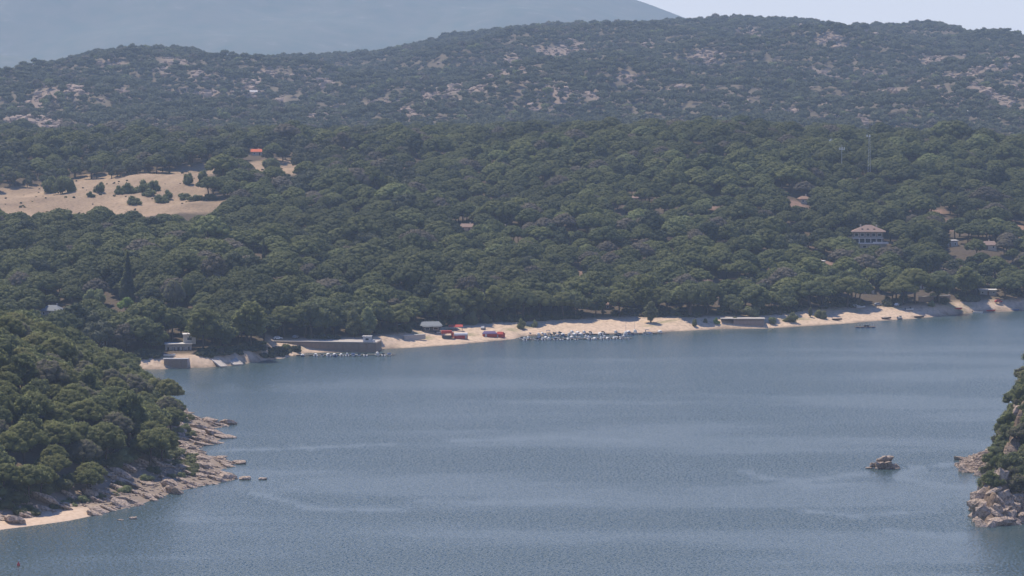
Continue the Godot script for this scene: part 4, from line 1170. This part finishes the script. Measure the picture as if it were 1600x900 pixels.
func waterfront() -> void:
	# quay: a filled stone wall with a sandy deck
	var b := between(QUAY[0], QUAY[1])
	var L: float = b[2]
	var o := thing("stone_quay", "long brown stone quay wall with pale top standing in the water at left", "quay", b[0], b[3])
	part("core", box_mesh(Vector3(L * 0.5, 0.6, -9.0), Vector3(L - 0.3, 7.6, 17.0)), M.concrete, o)
	var n := 13
	for i in n:
		var w := L / n
		for j in 2:
			part("panel", box_mesh(Vector3(w * (i + 0.5), -1.0 + 2.75 * j + 0.9, -0.25 + 0.04 * ((i * 5 + j * 3) % 3)), Vector3(w - 0.12, 2.68, 0.6)), M.old_stone, o)
	for i in 4:
		part("panel", box_mesh(Vector3(L + 0.05, 1.3, -2.2 - i * 3.7), Vector3(0.5, 5.8, 3.6)), M.old_stone, o)
	part("coping", box_mesh(Vector3(L * 0.5, 4.55, -0.6), Vector3(L + 1.0, 0.32, 1.6)), M.concrete, o)
	# hut on its outer end
	var hx := Vector3(L - 4.2, 4.4, -3.0)
	var hut := thing("quay_hut", "small white hut on the outer end of the stone quay", "hut", b[0] + Basis(Vector3.UP, b[3]) * hx, b[3])
	part("wall", box_mesh(Vector3(0, 1.35, 0), Vector3(3.6, 2.7, 3.0)), M.white, hut)
	part("roof", box_mesh(Vector3(0, 2.82, 0), Vector3(4.4, 0.24, 3.8)), M.slab, hut)
	part("side_wall", box_mesh(Vector3(2.7, 0.6, 0.2), Vector3(1.7, 1.2, 2.6)), M.white, hut)
	window_in(hut, Vector3(0.2, 1.5, 1.5), 1.7, 1.1)
	# dark sea wall and slipways left of it
	b = between(RAMPWALL[0], RAMPWALL[1])
	L = b[2]
	o = thing("sea_wall", "dark shaded sea wall below the white waterside house", "wall", b[0], b[3])
	for i in 4:
		part("panel", box_mesh(Vector3(L * (i + 0.5) / 4, 1.2, -0.3), Vector3(L / 4 - 0.08, 5.6, 0.7)), M.old_stone, o)
	part("core", box_mesh(Vector3(L * 0.5, 1.1, -6.4), Vector3(L - 0.1, 5.4, 11.5)), M.concrete, o)
	part("coping", box_mesh(Vector3(L * 0.5, 4.15, -1.0), Vector3(L + 0.6, 0.3, 2.2)), M.slab, o)
	for i in 2:
		var p: Array = RAMP[i]
		var rp := thing("slipway", ["narrow pale concrete slipway left of the wider one", "wide tan concrete slipway running into the lake"][i], "slipway", Vector3(p[0], 0.5, -p[1] + 2.5), 0.55)
		var st := st_new()
		box(st, Vector3(0, 2.3, -8.5), Vector3(3.0 + i * 1.5, 0.5, 19.0), Basis(Vector3.RIGHT, 0.27))
		part("ramp", st.commit(), M.concrete, rp)
		for sx in [-1, 1]:
			part("kerb", box_mesh(Vector3(sx * (1.6 + i * 0.75), 2.5, -8.5), Vector3(0.25, 0.6, 19.0), Basis(Vector3.RIGHT, 0.27)), M.slab, rp)
	# white waterside house
	var w0: Array = WHITEHOUSE[0]
	o = thing("white_house", "white waterside house with colonnade and raised white upper block", "house", Vector3(w0[0], w0[2], -w0[1] - 5.0), 0.12)
	part("wall", box_mesh(Vector3(0, 1.4, -0.5), Vector3(11.5, 4.4, 7.0)), M.white, o)
	part("roof", box_mesh(Vector3(0, 3.75, 0.2), Vector3(12.4, 0.3, 9.2)), M.slab, o)
	for i in 8:
		part("column", box_mesh(Vector3(-5.6 + i * 1.6, 1.5, 4.4), Vector3(0.3, 4.2, 0.3)), M.white, o)
	for i in 5:
		window_in(o, Vector3(-4.4 + i * 2.2, 1.6, 3.0), 1.3, 1.7)
	part("upper_block", box_mesh(Vector3(5.0, 5.5, -2.0), Vector3(5.6, 4.2, 5.0)), M.white, o)
	part("upper_roof", box_mesh(Vector3(5.6, 7.8, -1.6), Vector3(7.4, 0.35, 6.6)), M.white, o)
	window_in(o, Vector3(5.0, 5.8, 0.5), 2.2, 1.4)
	# stone jetty on the middle beach
	b = between(JETTY[0], JETTY[1])
	L = b[2]
	o = thing("stone_jetty", "reddish stone jetty block with pale flat top on the sand", "jetty", b[0], b[3])
	part("core", box_mesh(Vector3(L * 0.5, 1.4, -5.0), Vector3(L - 0.2, 6.0, 9.6)), M.old_stone, o)
	n = 9
	for i in n:
		for j in 3:
			part("stone", box_mesh(Vector3(L * (i + 0.5) / n, -0.6 + j * 1.6, -0.2 + 0.06 * ((i * 7 + j * 5) % 3)), Vector3(L / n - 0.08, 1.54, 0.7)), M.red_stone, o)
	part("coping", box_mesh(Vector3(L * 0.5 - 3.0, 4.55, -4.8), Vector3(L + 7.0, 0.3, 10.6)), M.concrete, o)
	# beach bar with grey roof, its terrace wall and shade roof
	var bp: Array = BAR[0]
	o = thing("beach_bar", "dark beach bar with grey sloping roof at the left end of the sand", "building", Vector3(bp[0], bp[2], -bp[1] - 3.5), 0.2)
	part("wall", box_mesh(Vector3(0, 1.3, 0), Vector3(8.5, 4.2, 6.0)), M.hull_dark, o)
	part("roof", hip_roof(9.5, 7.0, 1.7, 0.7, 3.42, 0.9), M.slate, o)
	for i in 3:
		part("post", box_mesh(Vector3(-4.2 + i * 4.2, 1.4, 5.2), Vector3(0.2, 4.0, 0.2)), M.planks, o)
	part("porch_roof", box_mesh(Vector3(0, 3.2, 4.6), Vector3(9.4, 0.15, 2.4), Basis(Vector3.RIGHT, 0.12)), M.slate, o)
	window_in(o, Vector3(-2.0, 1.8, 3.0), 2.2, 1.2)
	window_in(o, Vector3(2.2, 1.8, 3.0), 2.2, 1.2)
	o = thing("shade_roof", "pale grey shade roof on posts left of the beach bar", "canopy", Vector3(bp[0] - 14.0, bp[2] + 0.3, -bp[1] - 4.0), -0.2)
	part("roof", box_mesh(Vector3(0, 2.7, 0), Vector3(4.4, 0.12, 3.2), Basis(Vector3.RIGHT, 0.35)), M.slab, o)
	for sx in [-1, 1]:
		for sz in [-1, 1]:
			part("post", box_mesh(Vector3(sx * 2.0, 0.9, sz * 1.2), Vector3(0.12, 3.6 - sz * 0.8, 0.12)), M.planks, o)
	b = between(BARWALL[0], BARWALL[1])
	o = thing("terrace_wall", "low tan retaining wall on the sand before the beach bar", "wall", b[0] + Vector3(0, BARWALL[0][2], 0), b[3])
	n = 4
	for i in n:
		part("panel", box_mesh(Vector3(b[2] * (i + 0.5) / n, 0.5, -0.3), Vector3(b[2] / n - 0.06, 2.2, 0.6)), M.concrete, o)
	part("coping", box_mesh(Vector3(b[2] * 0.5, 1.68, -0.6), Vector3(b[2] + 0.4, 0.16, 1.6)), M.slab, o)
	b = between(GARDENWALL[0], GARDENWALL[1])
	o = thing("garden_wall", "grey garden retaining wall below the cream villa at right", "wall", b[0] + Vector3(0, GARDENWALL[0][2], 0), b[3])
	for i in 5:
		part("panel", box_mesh(Vector3(b[2] * (i + 0.5) / 5, 1.0, -0.3), Vector3(b[2] / 5 - 0.06, 3.6, 0.6)), M.old_stone, o)
	part("coping", box_mesh(Vector3(b[2] * 0.5, 2.88, -0.5), Vector3(b[2] + 0.4, 0.16, 1.1)), M.slab, o)

# ---------------------------------------------------------------- boats
func hull_mesh(L: float, w: float, h: float, inside := false) -> ArrayMesh:
	# lofted from stern (-z) to bow (+z): keel, chine and sheer on each side
	var st := st_new()
	var n := 8
	var rows := []
	for i in n + 1:
		var t := float(i) / n
		var hw := w * 0.5 * (1.0 - pow(maxf(0, (t - 0.35) / 0.65), 2.2)) * (0.92 + 0.08 * minf(1, t * 4))
		if inside: hw *= 0.8
		var z := (t - 0.5) * L * (0.84 if inside else 1.0)
		var sheer := h * (0.85 + 0.3 * t * t) + (0.03 if inside else 0.0)
		var keel := -0.3 + 0.35 * pow(t, 4)
		rows.append([Vector3(0, keel, z), Vector3(hw * 0.75, keel + 0.28, z), Vector3(hw, sheer, z)])
	for i in n:
		for sd in [-1.0, 1.0]:
			var f := Vector3(sd, 1, 1)
			if not inside:
				for k in 2:
					quad(st, rows[i][k] * f, rows[i + 1][k] * f, rows[i + 1][k + 1] * f, rows[i][k + 1] * f, Vector3(sd, -0.6, 0))
			var a: Vector3 = rows[i][2]
			var c: Vector3 = rows[i + 1][2]
			quad(st, a * f, c * f, Vector3(0, c.y, c.z), Vector3(0, a.y, a.z), Vector3.UP)
	if not inside:
		for sd in [-1.0, 1.0]:
			var f := Vector3(sd, 1, 1)
			quad(st, rows[0][0], rows[0][1] * f, rows[0][2] * f, Vector3(0, rows[0][2].y, rows[0][2].z), Vector3(0, 0, -1))
	return st.commit()

func cover_mesh(L: float, w: float, y: float, h: float) -> ArrayMesh:
	var st := st_new()
	for i in 6:
		var a0 := PI * i / 6.0
		var a1 := PI * (i + 1) / 6.0
		var p := Vector3(cos(a0) * w * 0.5, y + sin(a0) * h, 0)
		var q := Vector3(cos(a1) * w * 0.5, y + sin(a1) * h, 0)
		var z := Vector3(0, 0, L * 0.5)
		var k := Vector3(0.75, 1, 1)
		quad(st, p - z, q - z, (q * k) + z, (p * k) + z, Vector3(cos((a0 + a1) * 0.5), sin((a0 + a1) * 0.5), 0))
		tri(st, Vector3(0, y, 0) + z, p * k + z, q * k + z, Vector3(0, 0, 1))
		tri(st, Vector3(0, y, 0) - z, p - z, q - z, Vector3(0, 0, -1))
	return st.commit()

var boat_meshes := {}
func boat(called: String, style: int, hull: String, at: Vector3, turn: float, label: String, group: String, k := 1.0) -> Node3D:
	if boat_meshes.is_empty():
		boat_meshes.hull = hull_mesh(5.6, 2.1, 0.75)
		boat_meshes.deck = hull_mesh(5.6, 2.1, 0.75, true)
		boat_meshes.cover = cover_mesh(3.4, 1.8, 0.75, 0.55)
		boat_meshes.cabin = cover_mesh(2.0, 1.5, 0.8, 1.0)
		var st := st_new()
		box(st, Vector3(0, 1.05, 0.7), Vector3(1.5, 0.6, 0.06), Basis(Vector3.RIGHT, -0.5))
		boat_meshes.screen = st.commit()
		st = st_new()
		box(st, Vector3(0, 0.75, -2.95), Vector3(0.4, 0.9, 0.45))
		box(st, Vector3(0, 0.1, -2.95), Vector3(0.14, 0.9, 0.2))
		boat_meshes.motor = st.commit()
		st = st_new()
		box(st, Vector3(0, 1.95, -0.4), Vector3(1.7, 0.07, 1.9))
		for sx in [-1, 1]:
			for sz in [-1.2, 0.5]:
				box(st, Vector3(sx * 0.78, 1.35, sz), Vector3(0.05, 1.2, 0.05))
		boat_meshes.bimini = st.commit()
		st = st_new()
		tube(st, Vector3(0, 0.7, 0.3), Vector3(0, 8.6, 0.2), 0.07, 0.045, 6)
		tube(st, Vector3(0, 1.6, 0.2), Vector3(0, 1.55, -2.5), 0.09, 0.09, 6)
		boat_meshes.mast = st.commit()
	var o := thing(called, label, "boat", at, turn, group)
	o.scale = Vector3.ONE * k
	part("hull", boat_meshes.hull, M[hull], o)
	part("cockpit", boat_meshes.deck, M.canvas_grey if hull != "hull_dark" else M.hull_brown, o)
	match style:
		0:
			part("cover", boat_meshes.cover, M.canvas_blue, o)
		1:
			part("cover", boat_meshes.cover, M.canvas_white, o)
		2:
			part("windscreen", boat_meshes.screen, M.dark_glass, o)
		3:
			part("cabin", boat_meshes.cabin, M.hull_white, o)
			part("windscreen", boat_meshes.screen, M.dark_glass, o)
		4:
			part("sunshade", boat_meshes.bimini, M.canvas_blue, o)
		5:
			part("cover", boat_meshes.cover, M.canvas_dark, o)
		6:
			part("mast", boat_meshes.mast, M.steel, o)
			part("cabin", boat_meshes.cabin, M.hull_white, o)
	if style < 6 and style >= 0:
		part("outboard_motor", boat_meshes.motor, M.dark, o)
	return o

func boats() -> void:
	rng.seed = 321
	var words := ["under a blue cover", "under a white cover", "open with dark windscreen", "with white cabin", "with blue sunshade", "under a dark cover", "with bare mast"]
	var rows := [[0, "at the front marina pontoon"], [2, "at the back marina pontoon"], [4, "at the pontoon below the quay"]]
	for r in rows:
		var b := between(PONTOONS[r[0]], PONTOONS[r[0] + 1])
		var dir: Vector3 = (b[1] - b[0]).normalized()
		var side := Vector3(-dir.z, 0, dir.x)
		if side.z < 0: side = -side
		var o := thing("pontoon", "long floating walkway " + ["with the nearer row of marina boats", "with the further row of marina boats", "lying at the foot of the stone quay"][r[0] / 2], "pontoon", b[0], b[3])
		part("deck", box_mesh(Vector3(b[2] * 0.5, 0.42, 0), Vector3(b[2], 0.12, 1.8)), M.planks, o)
		for i in int(b[2] / 6.0):
			part("float", box_mesh(Vector3(3.0 + i * 6.0, 0.1, 0), Vector3(3.2, 0.5, 1.5)), M.dark, o)
		var x := 1.6
		var i := 0
		while x < b[2] - 1.0:
			for sd in [1.0, -1.0]:
				if rng.randf() < (0.3 if r[0] < 4 else 0.22) or (r[0] == 4 and sd < 0): continue
				var style: int = [0, 1, 1, 2, 2, 3, 3, 4, 5, 1][rng.randi() % 10]
				if r[0] == 2 and x > b[2] * 0.45 and rng.randf() < 0.3: style = 6
				var hull: String = ["hull_white", "hull_white", "hull_white", "hull_cream", "hull_white", "hull_white", "hull_blue"][rng.randi() % 7]
				var at: Vector3 = b[0] + dir * x + side * sd * (4.1 + rng.randf_range(-0.2, 0.3))
				var tone: String = {"hull_white": "white", "hull_cream": "cream", "hull_blue": "blue", "hull_dark": "black"}[hull]
				var which := "near its left end" if x < b[2] * 0.25 else "left of its middle" if x < b[2] * 0.5 else "right of its middle" if x < b[2] * 0.75 else "near its right end"
				boat("sailboat" if style == 6 else "motorboat", style, hull, at, atan2(-side.x * sd, -side.z * sd) + (PI if rng.randf() < 0.4 else 0.0) + rng.randf_range(-0.08, 0.08), "%s boat %s %s %s" % [tone, words[style], r[1], which], "boats moored " + r[1], rng.randf_range(0.85, 1.15))
				i += 1
			x += rng.randf_range(2.8, 3.5) if r[0] < 4 else rng.randf_range(2.5, 3.2)
	for q in SANDBOATS:
		boat("beached_boat", 2 if q[4] == "white" else -1, "hull_" + q[4], Vector3(q[0], q[2] + 0.28, -q[1]), deg_to_rad(90.0 + q[3]), q[5], "boats lying on the sand", 0.95)
	# raft with a shade frame off the right beach
	var rp: Array = RAFT[0]
	var o := thing("bathing_raft", "dark flat raft with railing posts floating off the right beach", "raft", Vector3(rp[0], 0, -rp[1]), 0.05)
	part("deck", box_mesh(Vector3(0, 0.5, 0), Vector3(10.5, 0.2, 3.0)), M.planks, o)
	for i in 4:
		part("float", box_mesh(Vector3(-4.0 + i * 2.7, 0.15, 0), Vector3(1.6, 0.5, 2.6)), M.hull_blue, o)
	for i in 7:
		part("post", box_mesh(Vector3(-3.4 + i * 1.3, 1.2, 1.3 if i % 2 else -1.3), Vector3(0.1, 1.2, 0.1)), M.steel, o)
	part("locker", box_mesh(Vector3(0.6, 0.95, 0), Vector3(2.6, 0.7, 1.0)), M.dark, o)

func masts() -> void:
	# slim pole mast with aerials, lattice tower with drums, short pole with drum
	var a: Array = MASTS[0]
	var o := thing("pole_mast", "slim white telecom mast with crossed aerials on top above the wood", "mast", Vector3(a[0], a[2], -a[1]))
	var st := st_new()
	tube(st, Vector3(0, -1, 0), Vector3(0, 25.0, 0), 0.3, 0.15, 8)
	part("pole", st.commit(), M.steel, o)
	part("crossarm", box_mesh(Vector3(0, 22.2, 0), Vector3(3.6, 0.25, 0.25)), M.white_paint, o)
	for x in [-1.7, -0.6, 0.6, 1.7]:
		part("aerial", box_mesh(Vector3(x, 22.6, 0.3), Vector3(0.35, 1.9, 0.2)), M.white_paint, o)
	part("cabinet", box_mesh(Vector3(-0.6, 8.5, 0.4), Vector3(0.5, 1.6, 0.5)), M.white_paint, o)
	a = MASTS[1]
	o = thing("lattice_tower", "grey lattice radio tower right of the slim white mast", "tower", Vector3(a[0], a[2], -a[1]))
	for sx in [-1, 1]:
		for sz in [-1, 1]:
			st = st_new()
			tube(st, Vector3(sx * 1.0, -1, sz * 1.0), Vector3(sx * 0.35, 30, sz * 0.35), 0.07, 0.05, 5)
			part("leg", st.commit(), M.steel, o)
	for i in 15:
		var y := i * 2.0
		var r0 := lerpf(1.0, 0.35, y / 30.0)
		var r1 := lerpf(1.0, 0.35, (y + 2.0) / 30.0)
		st = st_new()
		for sz in [-1, 1]:
			tube(st, Vector3(-r0, y, sz * r0), Vector3(r1, y + 2.0, sz * r1), 0.035, 0.035, 4)
			tube(st, Vector3(sz * r0, y, -r0), Vector3(sz * r1, y + 2.0, r1), 0.035, 0.035, 4)
		part("brace", st.commit(), M.steel, o)
	for x in [-1.6, 0.2]:
		part("aerial", box_mesh(Vector3(x, 30.2, 0.3), Vector3(0.7, 1.4, 0.3)), M.white_paint, o)
	part("crossarm", box_mesh(Vector3(-0.7, 29.6, 0), Vector3(2.6, 0.15, 0.15)), M.steel, o)
	a = MASTS[2]
	o = thing("drum_mast", "short mast with white dish cluster left of the slim white mast", "mast", Vector3(a[0], a[2], -a[1]))
	st = st_new()
	tube(st, Vector3(0, -1, 0), Vector3(0, 14.5, 0), 0.18, 0.14, 6)
	part("pole", st.commit(), M.grey_paint, o)
	for k in 3:
		part("dish", box_mesh(Vector3(-0.8 + 0.8 * k, 13.6 + 0.6 * (k % 2), 0.4), Vector3(0.9, 1.2, 0.3), Basis(Vector3.UP, 0.4 * (k - 1))), M.white_paint, o)

func car(at: Vector3, turn: float, paint: String, label: String) -> void:
	var o := thing("parked_car", label, "car", at, turn, "cars parked at the shore")
	var st := st_new()
	var prof := [Vector2(-2.05, 0.35), Vector2(-2.1, 0.8), Vector2(-1.75, 0.95), Vector2(-1.2, 1.45), Vector2(0.5, 1.48), Vector2(1.1, 0.98), Vector2(2.0, 0.85), Vector2(2.1, 0.4)]
	for i in prof.size() - 1:
		var p: Vector2 = prof[i]
		var q: Vector2 = prof[i + 1]
		var k0 := 0.85 - 0.12 * smoothstep(0.9, 1.4, p.y)
		var k1 := 0.85 - 0.12 * smoothstep(0.9, 1.4, q.y)
		quad(st, Vector3(p.x, p.y, -k0), Vector3(q.x, q.y, -k1), Vector3(q.x, q.y, k1), Vector3(p.x, p.y, k0), Vector3(-(q.y - p.y), q.x - p.x, 0))
		for sd in [-1.0, 1.0]:
			quad(st, Vector3(p.x, 0.3, sd * 0.85), Vector3(q.x, 0.3, sd * 0.85), Vector3(q.x, q.y, sd * k1), Vector3(p.x, p.y, sd * k0), Vector3(0, 0, sd))
	part("body", st.commit(), M[paint], o)
	for sd in [-1.0, 1.0]:
		part("side_window", box_mesh(Vector3(-0.3, 1.18, sd * 0.80), Vector3(1.7, 0.36, 0.05), Basis(Vector3.RIGHT, -sd * 0.24)), M.dark_glass, o)
		for x in [-1.3, 1.3]:
			st = st_new()
			tube(st, Vector3(x, 0.33, sd * 0.70), Vector3(x, 0.33, sd * 0.9), 0.33, 0.33, 10)
			part("wheel", st.commit(), M.tyre, o)
	part("windscreen", box_mesh(Vector3(0.83, 1.25, 0), Vector3(0.06, 0.66, 1.3), Basis(Vector3.BACK, 0.85)), M.dark_glass, o)

func small_things() -> void:
	for c in CARS:
		car(Vector3(c[0], c[2], -c[1]), deg_to_rad(c[4]), {"white": "white_paint", "grey": "grey_paint", "red": "red_paint"}[c[3]], c[5])
	# red tents and vehicles on the left sand
	var p: Array = TENTS[2]
	var o := thing("barrel_tent", "red tunnel tent with white rounded top on the sand", "tent", Vector3(p[0], p[2], -p[1]), 0.12)
	part("side", box_mesh(Vector3(0, 0.8, 0), Vector3(6.4, 1.7, 2.6)), M.red_cloth, o)
	part("top", cover_mesh(6.5, 2.8, 1.6, 1.3), M.canvas_white, o, Transform3D(Basis(Vector3.UP, PI * 0.5), Vector3.ZERO))
	part("door", box_mesh(Vector3(2.4, 0.8, 1.33), Vector3(1.0, 1.5, 0.06)), M.canvas_grey, o)
	p = TENTS[3]
	o = thing("red_stall", "boxy red stall with dark open front left of the tunnel tent", "stall", Vector3(p[0], p[2], -p[1]), 0.1)
	part("counter", box_mesh(Vector3(0, 0.55, 0), Vector3(4.6, 1.3, 2.6)), M.hull_dark, o)
	part("roof", box_mesh(Vector3(0, 2.9, 0), Vector3(5.0, 1.3, 3.2)), M.red_cloth, o)
	for sx in [-1, 1]:
		for sz in [-1, 1]:
			part("post", box_mesh(Vector3(sx * 2.2, 1.7, sz * 1.2), Vector3(0.14, 1.3, 0.14)), M.red_paint, o)
	part("side_panel", box_mesh(Vector3(2.85, 1.5, 0), Vector3(0.9, 2.6, 2.4)), M.red_cloth, o)
	p = TENTS[4]
	o = thing("red_awning", "long dark red awning behind the red stall", "awning", Vector3(p[0], p[2], -p[1]), 0.05)
	part("roof", box_mesh(Vector3(0, 2.2, 0), Vector3(7.0, 0.15, 3.0), Basis(Vector3.RIGHT, 0.3)), M.red_cloth, o)
	for sx in [-1, 0, 1]:
		part("post", box_mesh(Vector3(sx * 3.2, 0.9, 1.3), Vector3(0.12, 2.0, 0.12)), M.planks, o)
		part("post", box_mesh(Vector3(sx * 3.2, 1.2, -1.3), Vector3(0.12, 2.8, 0.12)), M.planks, o)
	for i in 2:
		p = TENTS[i]
		o = thing("ridge_tent", ["larger red ridge tent with purple roof on the middle sand", "smaller red ridge tent right of the purple roofed one"][i], "tent", Vector3(p[0], p[2], -p[1]), 0.15 - 0.5 * i)
		var w := 6.6 - i * 3.0
		part("wall", box_mesh(Vector3(0, 0.75, 0), Vector3(w, 1.7, 3.0)), M.red_cloth, o)
		part("roof", hip_roof(w, 3.2, 1.1, 0.15, 1.62, 0.8), M.purple_cloth if i == 0 else M.red_cloth, o)
		part("door", box_mesh(Vector3(-w * 0.3, 0.8, 1.53), Vector3(0.9, 1.4, 0.06)), M.canvas_white, o)
	p = BUOY[0]
	o = thing("buoy", "small red buoy floating alone at the lower left", "buoy", Vector3(p[0], 0, -p[1]))
	var st := st_new()
	tube(st, Vector3(0, -0.4, 0), Vector3(0, 0.5, 0), 0.45, 0.4, 12)
	part("float", st.commit(), M.red_paint, o)
	st = st_new()
	tube(st, Vector3(0, 0.5, 0), Vector3(0, 1.1, 0), 0.3, 0.1, 10)
	part("top", st.commit(), M.red_paint, o)
